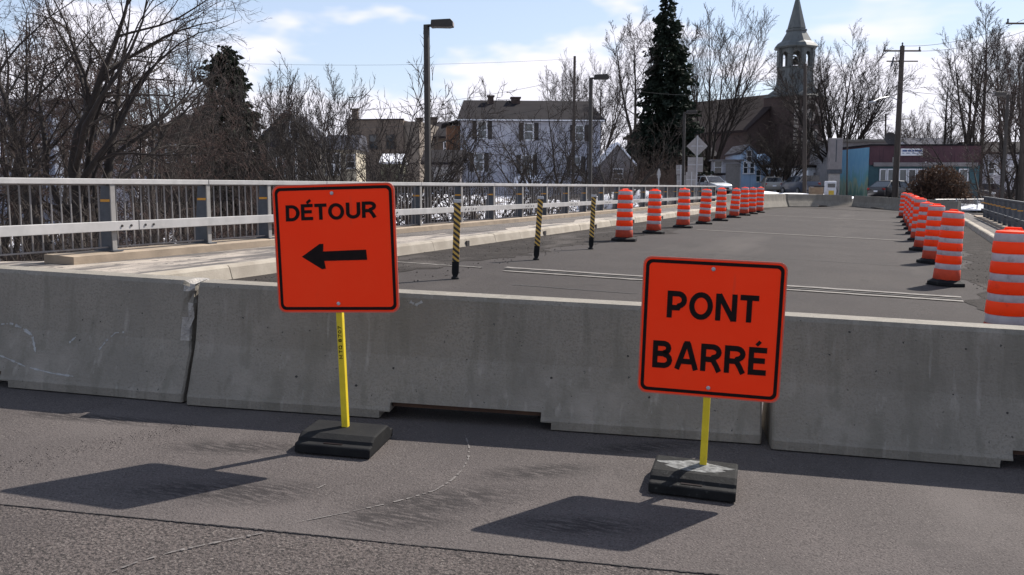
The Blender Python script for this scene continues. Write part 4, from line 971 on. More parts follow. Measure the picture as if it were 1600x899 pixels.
# painted wall of the shop: sky, hills and loose brush strokes
mu = bpy.data.materials.new('painted_wall'); mu.use_nodes = True; t = mu.node_tree; tc = t.nodes.new('ShaderNodeTexCoord'); sp = t.nodes.new('ShaderNodeSeparateXYZ'); t.links.new(tc.outputs['Object'], sp.inputs[0])
mp = t.nodes.new('ShaderNodeMapping'); mp.inputs['Scale'].default_value = (1, 1.5, .5); t.links.new(tc.outputs['Object'], mp.inputs[0])
no = t.nodes.new('ShaderNodeTexNoise'); no.inputs['Scale'].default_value = 1.3; no.inputs['Detail'].default_value = 3; t.links.new(mp.outputs[0], no.inputs['Vector'])
ad = t.nodes.new('ShaderNodeMath'); ad.operation = 'MULTIPLY_ADD'; t.links.new(no.outputs['Fac'], ad.inputs[0]); ad.inputs[1].default_value = 4.2; ad.inputs[2].default_value = -2.1
a2 = t.nodes.new('ShaderNodeMath'); a2.operation = 'ADD'; t.links.new(ad.outputs[0], a2.inputs[0]); t.links.new(sp.outputs[2], a2.inputs[1])
a3 = t.nodes.new('ShaderNodeMapRange'); a3.inputs['From Max'].default_value = 5.2; t.links.new(a2.outputs[0], a3.inputs['Value'])
cr_ = t.nodes.new('ShaderNodeValToRGB'); t.links.new(a3.outputs[0], cr_.inputs[0]); el = cr_.color_ramp.elements
el[0].position = 0; el[0].color = (.05, .11, .12, 1); el[1].position = 1; el[1].color = (.14, .33, .48, 1)
for ps, c in ((.22, (.09, .21, .17, 1)), (.36, (.28, .33, .23, 1)), (.46, (.11, .30, .33, 1)), (.62, (.16, .34, .48, 1)), (.8, (.11, .29, .45, 1))):
    e_ = el.new(ps); e_.color = c
t.links.new(cr_.outputs[0], t.nodes['Principled BSDF'].inputs['Base Color']); M['mural'] = mu

class Bld:
    """A building whose front faces along -y of its own frame."""
    def __init__(s, name, label, px, D, zb, yaw=YAW, cat='building', group=None):
        p = at(px, 300, D); s.D = D; s.px = px; s.zb = zb
        s.root = thing(name, label, cat, (p.x, p.y, zb), yaw, group)
    def X(s, px): return (px - s.px) * s.D / FPX
    def Z(s, py): return at(s.px, py, s.D).z - s.zb
    def box(s, nm, m, x0, x1, y0, y1, z0, z1, parent=None, bevel=0):
        b = MB(); b.box(x0, x1, y0, y1, z0, z1); return b.build(nm, m, parent or s.root, bevel=bevel)
    def gable(s, m_wall, m_roof, x0, x1, y0, y1, H, ridge, along='x', oh=.35, hip=0.0, zb=-1.0):
        b = MB(); b.box(x0, x1, y0, y1, zb, H)
        if along == 'x':
            ym = (y0 + y1) / 2
            if not hip:
                for x in (x0, x1): b.quadv([(x, y0, H), (x, y1, H), (x, ym, ridge - .05)])
            b.build('wall', m_wall, s.root); r = MB(); sl_ = (ridge - H) / (ym - y0)
            for sgn, ye in ((1, y0 - oh), (-1, y1 + oh)):
                ze = H - oh * sl_
                P = [(x0 - oh, ye, ze), (x1 + oh, ye, ze), (x1 + oh - hip, ym, ridge), (x0 - oh + hip, ym, ridge)]
                r.rings([[(x, y, z + .02) for x, y, z in P], [(x, y, z + .2) for x, y, z in P]], True)
            if hip:
                ze = H - oh * sl_
                for xe, xi in ((x0 - oh, x0 - oh + hip), (x1 + oh, x1 + oh - hip)): r.quadv([(xe, y0 - oh, ze + .2), (xe, y1 + oh, ze + .2), (xi, ym, ridge + .2)])
        else:
            xm = (x0 + x1) / 2
            for y in (y0, y1): b.quadv([(x0, y, H), (x1, y, H), (xm, y, ridge - .05)])
            b.build('wall', m_wall, s.root); r = MB(); sl_ = (ridge - H) / (xm - x0)
            for xe in (x0 - oh, x1 + oh):
                ze = H - oh * sl_
                P = [(xe, y0 - oh, ze), (xe, y1 + oh, ze), (xm, y1 + oh, ridge), (xm, y0 - oh, ridge)]
                r.rings([[(x, y, z + .02) for x, y, z in P], [(x, y, z + .2) for x, y, z in P]], True)
        return r.build('roof', m_roof, s.root)
    def window(s, x, z, w_, h_, y=0.0, shutters=0, pane=None, frame=None, face='front', bar=True, nm='window'):
        rot = {'front': 0, 'left': -math.pi / 2, 'right': math.pi / 2}[face]
        f = MB(); t_ = .09
        f.box(-w_ / 2, w_ / 2, -.07, -.004, h_ / 2 - t_, h_ / 2); f.box(-w_ / 2 - .04, w_ / 2 + .04, -.10, -.003, -h_ / 2 - .02, -h_ / 2 + t_)
        f.box(-w_ / 2, -w_ / 2 + t_, -.068, -.004, -h_ / 2 + t_, h_ / 2 - t_); f.box(w_ / 2 - t_, w_ / 2, -.068, -.004, -h_ / 2 + t_, h_ / 2 - t_)
        if bar: f.box(-w_ / 2 + t_, w_ / 2 - t_, -.062, -.004, -.03, .04)
        fo = f.build(nm, frame or M['white'], s.root)
        loc = (x, y, z) if face == 'front' else (y, x, z)
        fo.location = loc; fo.rotation_euler = (0, 0, rot)
        p = MB(); p.box(-w_ / 2 + t_, w_ / 2 - t_, -.03, -.006, -h_ / 2 + t_, h_ / 2 - t_); p.build('pane', pane or M['glass'], fo)
        if shutters:
            for sg in (-1, 1):
                q = MB(); q.box(sg * (w_ / 2 + .06), sg * (w_ / 2 + .06 + shutters), -.05, -.005, -h_ / 2, h_ / 2); q.build('shutter', M['shutter'], fo)
        return fo
    def chimney(s, x, y, z0, z1, w_, m, cap=True):
        b = MB(); b.box(x - w_ / 2, x + w_ / 2, y - w_ / 2, y + w_ / 2, z0, z1)
        if cap: b.box(x - w_ / 2 - .08, x + w_ / 2 + .08, y - w_ / 2 - .08, y + w_ / 2 + .08, z1, z1 + .14)
        return b.build('chimney', m, s.root)

# -- white two-storey house
h = Bld('white_house', 'white two-storey house with dark roof and dark shutters behind bare trees', 828, 80, .2, YAW + R(5), 'house')
x0, x1 = h.X(721), h.X(938)
h.gable(M['clap_white'], M['shingle'], x0, x1, 0, 7.5, h.Z(188), h.Z(155), 'x', .3, hip=.7)
for px_, py, w_, hh in ((754, 204, .85, 1.5), (826, 206, .85, 1.5), (749, 254, .8, 1.6), (823, 257, .95, 1.6), (905, 208, .8, 1.4), (900, 258, .8, 1.5)): h.window(h.X(px_), h.Z(py), w_, hh, 0, .36, M['glass_pale'])
h.chimney(h.X(771), 3.2, h.Z(170), h.Z(147), .5, M['redbrick']); h.chimney(h.X(811), 3.4, h.Z(170), h.Z(149), .75, M['redbrick'])
h.box('gutter', M['white'], x0 - .3, x1 + .3, -.42, -.31, h.Z(189.5), h.Z(187.5))
h.box('side_wing', M['brownwall'], x0 - 1.15, x0 - .01, 1.2, 6, -1, h.Z(196)); b = MB(); b.rings([[(x0 - 1.6, y, h.Z(196)), (x0 - .02, y, h.Z(187)), (x0 - .02, y, h.Z(185)), (x0 - 1.6, y, h.Z(194))] for y in (.9, 6.3)], True); b.build('wing_roof', M['shingle'], h.root)
h.box('snow_mound', M['snow'], h.X(800), h.X(845), -2.5, -1.0, -.5, h.Z(275), bevel=.3)
# -- grey sheds beside it
h = Bld('grey_shed', 'low pale grey shed right of the white house', 962, 76, .2, YAW, 'shed')
h.gable(M['fascia'], M['snow'], h.X(938), h.X(990), 0, 5, h.Z(256), h.Z(226), 'y', .2); h.window(h.X(965), h.Z(272), .9, .9)
h = Bld('grey_garage', 'grey garage with dark roof left of the white house', 695, 74, .2, YAW, 'garage')
h.gable(M['fascia'], M['shingle'], h.X(664), h.X(719), 0, 6, h.Z(256), h.Z(236), 'x', .3); h.box('garage_door', M['signback'], h.X(676), h.X(705), -.04, -.004, -.5, h.Z(262))
# -- brown hipped house behind
h = Bld('brown_house', 'brown brick house with sloping roof behind the tall lamp post', 690, 96, .2, YAW, 'house')
h.gable(M['brownbrick'], M['shingle'], h.X(655), h.X(735), 0, 8, h.Z(215), h.Z(190), 'x', .3, hip=2.0); h.window(h.X(700), h.Z(232), .9, 1.4); h.window(h.X(720), h.Z(232), .9, 1.4)
h.chimney(h.X(651), 4, h.Z(200), h.Z(182), .6, M['brownbrick']); h.chimney(h.X(674), 4, h.Z(200), h.Z(181), .7, M['brownbrick'])
# -- brown flat block
h = Bld('brick_block', 'plain brown brick block with flat roof and a chimney', 588, 90, .2, YAW - R(8), 'building')
h.box('wall', M['brownbrick'], h.X(543), h.X(632), 0, 9, -1, h.Z(188)); h.box('side_wall', M['litbrick'], h.X(632) + .002, h.X(656), .4, 9, -1, h.Z(190)); h.box('parapet', M['shingle'], h.X(542), h.X(633), -.1, .25, h.Z(188), h.Z(186)); h.chimney(h.X(549), 1.5, h.Z(187), h.Z(170), .55, M['brownbrick'])
for px_ in (560, 585, 612): h.window(h.X(px_), h.Z(222), .9, 1.4, 0, 0, M['glass'], M['shutter'])
h = Bld('green_shed', 'small greenish shed with snow on its roof in front of the brown block', 610, 80, .2, YAW, 'shed')
h.gable(mat('olive_siding', (.17, .17, .12), (.12, .12, .085), 2, .8), M['snow'], h.X(596), h.X(626), 0, 4, h.Z(256), h.Z(243), 'x', .15); h.box('door', M['shutter'], h.X(605), h.X(612), -.04, -.003, -.5, h.Z(262))
# -- cream / grey house with gables and a dark porch
h = Bld('gabled_house', 'old grey gabled house with a dark porch roof and a cream side wing', 468, 70, .1, YAW, 'house')
h.gable(M['stone_grey'], M['shingle_grey'], h.X(400), h.X(500), 0, 7, h.Z(228), h.Z(178), 'y', .3)
h.box('cream_wing', M['cream'], h.X(500) + .01, h.X(552), 1.5, 6, -1, h.Z(232)); b = MB(); b.rings([[(x, 1.1, h.Z(233)), (x, 6.4, h.Z(233)), (x, 5.2, h.Z(208)), (x, 2.8, h.Z(208))] for x in (h.X(501), h.X(556))], True); b.build('wing_roof', M['shingle_grey'], h.root)
b = MB(); b.rings([[(h.X(428), y, h.Z(231)), (h.X(478), y, h.Z(231)), (h.X(453), y, h.Z(214))] for y in (-2.2, -.02)], True); b.build('porch_roof', mat('navy_roof', (.03, .034, .05), (.022, .025, .036), 3, .8), h.root)
for px_ in (432, 453, 474): h.box('porch_post', M['white'], h.X(px_) - .06, h.X(px_) + .06, -2.1, -1.98, -1, h.Z(232))
for px_, py, w_, hh in ((462, 202, .7, 1.2), (415, 240, .8, 1.4), (488, 255, .7, 1.7), (440, 262, .7, 1.6)): h.window(h.X(px_), h.Z(py), w_, hh)
h.window(h.X(510), h.Z(256), .7, 1.7, 1.5); h.window(h.X(522), h.Z(256), .5, 1.7, 1.5); h.window(h.X(543), h.Z(252), .7, 1.1, 1.5)
# -- blue grey house at the left edge
h = Bld('blue_grey_house', 'blue grey house at the left edge behind the big bare tree', 40, 56, .0, YAW, 'house')
h.gable(M['clap_grey'], M['shingle_grey'], h.X(-60), h.X(88), 0, 8, h.Z(178), h.Z(150), 'x', .3)
for px_, py in ((20, 205), (62, 205), (65, 245), (15, 245)): h.window(h.X(px_), h.Z(py), .9, 1.3)
h.box('balcony', M['slate'], h.X(38), h.X(85), -1.2, -.01, h.Z(216), h.Z(212)); h.box('eave_trim', M['white'], h.X(72), h.X(90), -.36, -.31, h.Z(180), h.Z(177.5))
h = Bld('white_cottage', 'white cottage wall glimpsed between the trunks right of the big tree', 160, 62, .0, YAW, 'house')
h.gable(M['clap_white'], M['shingle'], h.X(135), h.X(215), 0, 7, h.Z(225), h.Z(195), 'x', .3); h.window(h.X(152), h.Z(245), .8, 1.2); h.window(h.X(190), h.Z(245), .8, 1.2)
h = Bld('dark_house', 'dark house half hidden in the thicket beside the pointed evergreen', 290, 66, .0, YAW, 'house')
h.gable(M['brownbrick'], M['shingle'], h.X(240), h.X(340), 0, 7, h.Z(215), h.Z(182), 'y', .3); h.window(h.X(270), h.Z(240), .8, 1.3); h.window(h.X(310), h.Z(240), .8, 1.3)
# -- houses near the far end of the bridge
h = Bld('rust_house', 'rust brown building behind the warning signs', 1094, 98, -.1, YAW, 'building')
h.gable(M['brownwall'], M['shingle'], h.X(1072), h.X(1118), 0, 7, h.Z(246), h.Z(232), 'x', .3); h.window(h.X(1106), h.Z(268), .8, 1.2)
h = Bld('white_shed', 'white shed with sliding door left of the blue house', 1137, 88, -.1, YAW, 'shed')
h.box('wall', M['clap_white'], h.X(1114), h.X(1157), 0, 5, -.5, h.Z(252)); h.box('roof', M['fascia'], h.X(1110), h.X(1160), -.35, 5.3, h.Z(252), h.Z(249.5)); h.box('sliding_door', M['signback'], h.X(1133), h.X(1155), -.05, -.003, -.4, h.Z(256)); h.window(h.X(1121), h.Z(262), .8, 1.3); h.box('awning', M['shingle'], h.X(1112), h.X(1128), -1.4, -.01, h.Z(274), h.Z(271))
h = Bld('blue_house', 'light blue house with a covered porch before the church', 1188, 94, -.1, YAW, 'house')
h.gable(M['clap_blue'], M['shingle_grey'], h.X(1157), h.X(1181), 0, 7, h.Z(240), h.Z(228), 'y', .1); h.box('side_wing', M['clap_blue'], h.X(1181) + .01, h.X(1206), .8, 6, -.5, h.Z(252)); b = MB(); b.rings([[(h.X(1180), y, h.Z(252)), (h.X(1210), y, h.Z(252)), (h.X(1195), y, h.Z(240))] for y in (.5, 6)], True); b.build('wing_roof', M['clap_blue'], h.root)
h.box('porch_roof', M['shingle'], h.X(1191), h.X(1219), -1.5, .79, h.Z(262), h.Z(258)); h.box('porch_rail', M['white'], h.X(1191), h.X(1219), -1.45, -1.35, h.Z(266), h.Z(263))
for px_ in (1205, 1217): h.box('porch_post', M['white'], h.X(px_) - .1, h.X(px_) + .1, -1.4, -1.2, -.4, h.Z(263))
for px_, py, y_ in ((1164, 262, 0), (1174, 262, 0), (1187, 275, .8), (1169, 245, 0)): h.window(h.X(px_), h.Z(py), .55, 1.3, y_)
h = Bld('white_garage', 'low white garage with a round arched opening right of the church trees', 1285, 98, -.1, YAW, 'garage')
h.box('wall', M['white'], h.X(1262), h.X(1312), 0, 6, -.5, h.Z(262)); h.box('roof', M['shingle'], h.X(1258), h.X(1314), -.3, 6.3, h.Z(262), h.Z(258)); h.box('arched_door', M['fascia'], h.X(1270), h.X(1290), -.05, -.003, -.4, h.Z(270), bevel=.02)
# -- flat roofed hall behind the shop
h = Bld('flat_roofed_hall', 'long flat-roofed grey hall behind the shop with painted wall', 1350, 92, -.1, YAW, 'building')
h.box('wall', M['fascia'], h.X(1304), h.X(1404), 0, 8, -.5, h.Z(222)); h.box('roof_edge', M['stone_grey'], h.X(1302), h.X(1406), -.3, 8.2, h.Z(222), h.Z(218))
h = Bld('low_house', 'low house with grey roof behind the right half of the shop', 1460, 104, -.1, YAW, 'house')
h.gable(M['clap_white'], M['shingle_grey'], h.X(1425), h.X(1498), 0, 7, h.Z(232), h.Z(216), 'x', .3)
# -- shop
h = Bld('corner_shop', 'plum coloured corner shop with a painted blue and green side wall', 1445, 75, -.25, YAW, 'shop')
x0, x1 = h.X(1357), h.X(1528); zt = h.Z(228); zf = h.Z(258)
h.box('wall', M['teal'], x0, x1, 0, 7.2, -.4, zf - .01); h.box('upper_band', M['purple'], x0 - .02, x1 + .02, -.06, 7.22, zf, zt); h.box('fascia', M['fascia'], x0 + .3, x1 - .2, -.14, -.061, zf - .12, h.Z(257) + .15); h.box('roof_edge', M['shingle'], x0 - .08, x1 + .08, -.12, 7.3, zt, zt + .12)
pm = MB(); pm.box(-.05, -.026, .05, 7.1, .0, zt - .12); po_ = pm.build('painted_wall', M['mural'], h.root, loc=(x0, 0, 0), label='painted side wall in sky blue and hill green')
for a, c, pn in ((1373, 1384, 'glass_pale'), (1385, 1401, 'glass_pale'), (1403, 1416, 'glass_pale'), (1417, 1430, 'glass'), (1431, 1446, 'glass'), (1448, 1470, 'glass'), (1496, 1511, 'glass_pale')):
    h.window((h.X(a) + h.X(c)) / 2, (h.Z(264) + h.Z(298)) / 2 + (.35 if a > 1490 else 0), h.X(c) - h.X(a), h.Z(264) - h.Z(298) - (.7 if a > 1490 else 0), -.002, 0, M[pn], bar=False, nm='shop_window')
sb = h.box('shop_sign', M['white'], h.X(1404), h.X(1437.5), -.16, -.062, h.Z(243.5), h.Z(232.5))
for (za, zb_, cuts) in ((234.6, 237.4, ((1406, 1413), (1414.5, 1420), (1421, 1424), (1425, 1436))), (239.2, 240.2, ((1406, 1409), (1412, 1418), (1421, 1426), (1428, 1435)))):
    for a, c in cuts: h.box('sign_print', M['bluesign'], h.X(a), h.X(c), -.166, -.1605, h.Z(zb_), h.Z(za), sb)
h.box('small_sign', M['white'], h.X(1394), h.X(1400), -.13, -.062, h.Z(243), h.Z(233)); h.box('small_sign', M['signback'], h.X(1392), h.X(1399.5), -.13, -.062, h.Z(254), h.Z(246)); h.box('wall_lamp', M['white'], h.X(1442), h.X(1444), -.2, -.062, h.Z(255), h.Z(253))
h.box('planter_ledge', M['fascia'], x0 - .6, x0 - .06, .3, 6.5, -.2, .35)
dr_o = thing('satellite_dish', 'dark satellite dish on the shop roof edge', 'satellite dish', at(1390, 226, 76.5))
b = MB(); b.lathe([(.02, 0), (.3, .04), (.55, .14), (.57, .15)], 18, cap=False); dd_ = b.build('dish', M['shutter'], dr_o, sm=True, loc=(0, 0, .42)); dd_.rotation_euler = (R(75), 0, YAW + .2)
b = MB(); b.tube([(0, .12, -.25), (0, .1, .42)], .06, 6); b.box(-.7, .7, -.05, .3, -.28, -.12); b.build('mount', M['white'], dr_o)
# -- white house with balcony at the right
h = Bld('balcony_house', 'white house with an upper balcony behind the right railing', 1560, 96, -.2, YAW, 'house')
h.gable(M['clap_white'], M['shingle'], h.X(1529), h.X(1625), 0, 8, h.Z(240), h.Z(222), 'x', .3); h.box('balcony_floor', M['white'], h.X(1537), h.X(1572), -1.8, -.01, h.Z(274), h.Z(271)); h.box('balcony_rail', M['white'], h.X(1537), h.X(1572), -1.8, -1.72, h.Z(260), h.Z(258.5))
for k in range(13): xx = h.X(1538) + k * (h.X(1571) - h.X(1538)) / 12; h.box('baluster', M['white'], xx - .035, xx + .035, -1.79, -1.73, h.Z(271), h.Z(260))
for px_, py in ((1548, 264), (1562, 264), (1545, 287), (1590, 265), (1590, 288)): h.window(h.X(px_), h.Z(py), .9, 1.3)

# ---- church
cp = at(1236, 300, 120); ch = thing('church', 'dark red brick church with a grey metal bell tower and spire', 'church', (cp.x, cp.y, -.1), YAW + R(33))
def Zc(py): return at(1236, py, 120).z + .1
def cbox(nm, m, *a, parent=ch):
    b = MB(); b.box(*a); return b.build(nm, m, parent)
TW = 2.65; zt = Zc(152)
tw = cbox('tower', M['redbrick'], -TW, TW, -TW, TW, -1, zt)
b = MB()
nv = 6.6; nl = 25; ev = Zc(205); rg = Zc(148)
b.box(-nv, nv, TW - 1.0, nl, -1, ev)
b.quadv([(-nv, TW - 1.0, ev), (nv, TW - 1.0, ev), (0, TW - 1.0, rg)]); b.quadv([(-nv, nl, ev), (nv, nl, ev), (0, nl, rg)])
b.build('nave', M['redbrick'], ch)
r = MB()
for xe in (-nv - .5, nv + .5):
    ze = ev - .5 * (rg - ev) / nv; P = [(xe, TW - 1.3, ze), (xe, nl + .4, ze), (0, nl - 4.5, rg), (0, TW - 1.3, rg)]
    r.rings([[(x, y, z + .05) for x, y, z in P], [(x, y, z + .35) for x, y, z in P]], True)
r.build('nave_roof', mat('church_roof', (.030, .022, .021), (.022, .016, .016), .8, .95, spec=.1), ch)
for k in range(4):
    y = 7 + 4.6 * k; b = MB(); b.prism([(y - .7, 1.8), (y + .7, 1.8), (y + .7, 4.6)] + [(y + .7 * math.cos(R(a)), 4.6 + .9 * math.sin(R(a))) for a in range(20, 161, 20)] + [(y - .7, 4.6)], -nv - .05, -nv - .004, 'x'); b.build('nave_window', M['glass'], ch)
for sx_ in (-1, 1):                                             # quoin stones up the tower corners
    for k in range(16):
        w_ = .42 if k % 2 else .28; z = 5.4 + k * .5
        if z > zt - .5: break
        cbox('quoin', M['stonetrim'], min(sx_ * (TW - w_), sx_ * (TW + .03)), max(sx_ * (TW - w_), sx_ * (TW + .03)), -TW - .05, -TW + .3, z, z + .34)
def ringarc(nm, m, cz, r0, r1, a0, a1, n, y0, y1, cx=0):
    b = MB(); rs = []
    for k in range(n + 1):
        a = R(a0 + (a1 - a0) * k / n); c, s = math.cos(a), math.sin(a); rs.append([(cx + r0 * c, y0, cz + r0 * s), (cx + r1 * c, y0, cz + r1 * s), (cx + r1 * c, y1, cz + r1 * s), (cx + r0 * c, y1, cz + r0 * s)])
    b.rings(rs, True); return b.build(nm, m, ch)
cz = Zc(182); ringarc('stone_arch', M['stonetrim'], cz, 1.45, 1.85, 0, 180, 14, -TW - .10, -TW + .01); ringarc('rose_window_ring', M['stonetrim'], cz, .42, .80, 0, 360, 18, -TW - .09, -TW + .01)
b = MB(); b.rings([[(.42 * math.cos(a), y, cz + .42 * math.sin(a)) for a in [k * math.pi / 8 for k in range(16)]] for y in (-TW - .05, -TW - .003)], True); b.build('rose_window', M['glass'], ch)
cbox('date_stone', M['stonetrim'], -.45, .55, -TW - .06, -TW - .003, Zc(156), Zc(151.5))
for cx, top in ((-1.05, Zc(210)), (0, Zc(206)), (1.05, Zc(210))):
    ringarc('window_arch', M['stonetrim'], top, .36, .52, 0, 180, 8, -TW - .08, -TW + .01, cx); cbox('tower_window', M['glass'], cx - .36, cx + .36, -TW - .03, -TW - .003, top - 1.9, top + .28)
    cbox('window_jamb', M['stonetrim'], cx - .50, cx - .37, -TW - .06, -TW - .003, top - 1.9, top)
# gablets and flared base of the steeple, belfry, bell roof, spire: octagonal
b = MB()
for a in range(4):
    Mr = Matrix.Rotation(a * math.pi / 2, 4, 'Z'); P = [(-TW - .1, -TW - .12, zt - .1), (TW + .1, -TW - .12, zt - .1), (0, -TW - .12, zt + 1.25)]; Q = [(-TW, -.8, zt - .1), (TW, -.8, zt - .1), (0, -.8, zt + 1.5)]
    b.rings([[Mr @ Vector(q) for q in P], [Mr @ Vector(q) for q in Q]], True)
b.build('gablets', M['zinc'], ch)
o8 = math.pi / 8; k8 = 1 / math.cos(o8)
b = MB(); b.lathe([(3.05 * k8, zt), (2.9 * k8, zt + .2), (2.5 * k8, Zc(140)), (2.25 * k8, Zc(130)), (2.15 * k8, Zc(120)), (2.12 * k8, Zc(108)), (2.25 * k8, Zc(108) + .05), (2.25 * k8, Zc(106)), (2.0 * k8, Zc(106) + .02)], 8, ph=o8); b.build('steeple_base', M['zinc'], ch)
zb0, zb1 = Zc(106), Zc(78); rb_ = 2.05
for k in range(8):                                               # corner piers
    a = o8 + k * math.pi / 4; b = MB(); b.lathe([(.34, zb0), (.34, zb1)], 6, c=(rb_ * k8 * .93 * math.cos(a), rb_ * k8 * .93 * math.sin(a), 0)); b.build('belfry_pier', M['zinc'], ch)
for k in range(8):                                               # arched heads between the piers
    a = k * math.pi / 4; Mr = Matrix.Rotation(a, 4, 'Z'); hw = rb_ * math.tan(o8); zs0 = zb1 - 1.05; n = 8; b = MB(); rs = []
    for j in range(n + 1):
        q = math.pi * j / n; x_ = -(hw - .32) * math.cos(q); z_ = zs0 + .7 * math.sin(q)
        rs.append([Mr @ Vector((rb_ - .25, x_, z_)), Mr @ Vector((rb_ - .25, x_, zb1)), Mr @ Vector((rb_ - .05, x_, zb1)), Mr @ Vector((rb_ - .05, x_, z_))])
    b.rings(rs, True); b.build('belfry_arch', M['zinc'], ch)
b = MB(); b.lathe([(2.05 * k8, zb1), (2.5 * k8, zb1 + .10), (2.62 * k8, zb1 + .25), (2.30 * k8, zb1 + .65), (1.85 * k8, Zc(66)), (1.5 * k8, Zc(58)), (1.15 * k8, Zc(50)), (1.25 * k8, Zc(50) + .04), (1.25 * k8, Zc(47)), (1.05 * k8, Zc(47) + .05), (1.10 * k8, Zc(45)), (.62 * k8, Zc(20)), (.26 * k8, Zc(0)), (.03, Zc(-14))], 8, ph=o8); b.build('spire', M['zinc'], ch)
b = MB(); b.lathe([(.55, zb0 + .4), (.5, zb0 + .55), (.36, zb0 + .9), (.3, zb0 + 1.15), (.08, zb0 + 1.25)], 14); b.build('bell', M['bronze'], ch, sm=True)
b = MB(); b.box(-1.9, 1.9, -.08, .08, zb0 + 1.25, zb0 + 1.42); b.build('bell_beam', M['bronze'], ch)

# ================================================================== VEHICLES
def paint(name, c): return mat(name, c, tuple(v * .9 for v in c), 3, .3, spec=.5, coat=.4)
M['tyre'] = mat('tyre', (.018, .018, .018), (.026, .025, .025), 9, .85); M['rim'] = mat('rim', (.32, .32, .33), (.25, .25, .26), 9, .4, metal=.6)
M['head'] = mat('headlamp', (.75, .75, .78), (.6, .6, .62), 9, .15); M['tail'] = mat('taillamp', (.35, .02, .015), (.28, .015, .01), 9, .25)
def car(label, c, px, D, yaw, H=1.45, L=4.4, tall=0, zb=0.0):
    p = at(px, 300, D); zb = zb + max(terrain(p.x, p.y), far_z(p.x, p.y)) + .03; root = thing('parked_car', label, 'car', (p.x, p.y, zb), yaw, 'cars parked beyond the bridge'); m = paint('car_paint', c); s = L / 4.4; e = tall
    st_ = [(-2.2, .70, .42, .88 + e * .1), (-2.12, .80, .30, 1.0 + e * .1), (-1.5, .86, .24, 1.0 + e * .1), (0, .87, .22, .97 + e * .1), (1.1, .86, .24, .93 + e * .1), (1.85, .80, .27, .82 + e * .12), (2.13, .72, .33, .70 + e * .12), (2.2, .62, .40, .58 + e * .1)]
    b = MB(); b.rings([[(x * s, -w_ * .95, zl), (x * s, w_ * .95, zl), (x * s, w_, (zl + zh) / 2), (x * s, w_ * .93, zh), (x * s, -w_ * .93, zh), (x * s, -w_, (zl + zh) / 2)] for x, w_, zl, zh in st_], True); b.build('body', m, root, sm=True)
    zt_ = H; zw = .94 + e * .1
    cb = [(1.05, .80, .74, zw + .03), (.35, .80, .62, zt_ - .04), (-.5, .80, .61, zt_), (-1.25, .80, .60, zt_ - .06), (-2.0 + (.0 if e else .1), .78, .70, zw + (.55 if e else .05))]
    b = MB(); b.rings([[(x * s, -w0, zw - .05), (x * s, w0, zw - .05), (x * s, w1, z), (x * s, -w1, z)] for x, w0, w1, z in cb], True); b.build('windows', M['glass_car'], root)
    b = MB(); b.rings([[(x * s, -w1 - .02, z - .03), (x * s, w1 + .02, z - .03), (x * s, w1 - .05, z + .03), (x * s, -w1 + .05, z + .03)] for x, w0, w1, z in cb[1:4]], True); b.build('roof', m, root)
    for sg in (-1, 1):
        for i in range(4):
            x_, w0, w1, z = cb[i if i < 2 else i]; 
            if i in (0,): P = [(cb[0][0] * s, sg * .80, zw), (cb[1][0] * s, sg * .64, zt_ - .03)]
            elif i == 1: P = [(-.35 * s, sg * .815, zw), (-.35 * s, sg * .63, zt_ - .02)]
            elif i == 2: P = [(-1.3 * s, sg * .81, zw), (-1.2 * s, sg * .62, zt_ - .05)]
            else: P = [(cb[4][0] * s, sg * .78, zw), (cb[3][0] * s, sg * .62, zt_ - .06)]
            q = MB(); q.tube(P, .035, 5); q.build('pillar', m, root)
        for x_ in (-1.35, 1.33):
            wb = MB(); wb.rings([[(x_ * s + r_ * math.cos(a), sg * y_, .32 + r_ * math.sin(a)) for a in [k * math.pi / 8 for k in range(16)]] for r_, y_ in ((.27, .66), (.32, .69), (.32, .86), (.28, .885))], True); wo = wb.build('wheel', M['tyre'], root)
            rb2 = MB(); rb2.rings([[(x_ * s + r_ * math.cos(a), sg * y_, .32 + r_ * math.sin(a)) for a in [k * math.pi / 6 for k in range(12)]] for r_, y_ in ((.19, .87), (.19, .892), (.06, .90))], True); rb2.build('rim', M['rim'], wo)
        q = MB(); q.box(2.02 * s, 2.19 * s, min(sg * .42, sg * .70), max(sg * .42, sg * .70), .60 + e * .08, .72 + e * .08); q.build('headlight', M['head'], root, bevel=.03)
        q = MB(); q.box(-2.2 * s, -2.08 * s, min(sg * .50, sg * .76), max(sg * .50, sg * .76), .74 + e * .1, .90 + e * .1); q.build('taillight', M['tail'], root, bevel=.02)
        q = MB(); q.box(.72 * s, .86 * s, min(sg * .84, sg * 1.0), max(sg * .84, sg * 1.0), zw, zw + .12); q.build('mirror', m, root, bevel=.03)
    q = MB(); q.box(2.18 * s, 2.215 * s, -.38, .38, .40, .54); q.build('grille', M['shutter'], root)
    q = MB(); q.box(-2.225 * s, -2.19 * s, -.16, .16, .60, .72); q.build('licence_plate', M['white'], root)
    return root
TOW = YAW - math.pi / 2          # facing the camera
car('silver car parked facing the bridge beside the warning signs', (.55, .56, .58), 1109, 76, TOW + .35, zb=0)
car('beige sedan parked with its rear to the bridge near the church tree', (.30, .28, .25), 1205, 84, TOW + math.pi - .15, zb=0)
car('dark blue hatchback parked before the white garage', (.045, .055, .085), 1249, 78, TOW + math.pi + .2, 1.55, 4.1, 1, zb=0)
car('black car parked in front of the shop windows', (.02, .02, .024), 1397, 70, TOW + math.pi * .68, 1.45, 4.4, zb=0)
car('dark car half hidden behind the round shrub', (.03, .03, .035), 1508, 78, TOW + .9, zb=0)
car('dark car in front of the balcony house', (.035, .035, .045), 1550, 88, TOW + 1.2, zb=0)
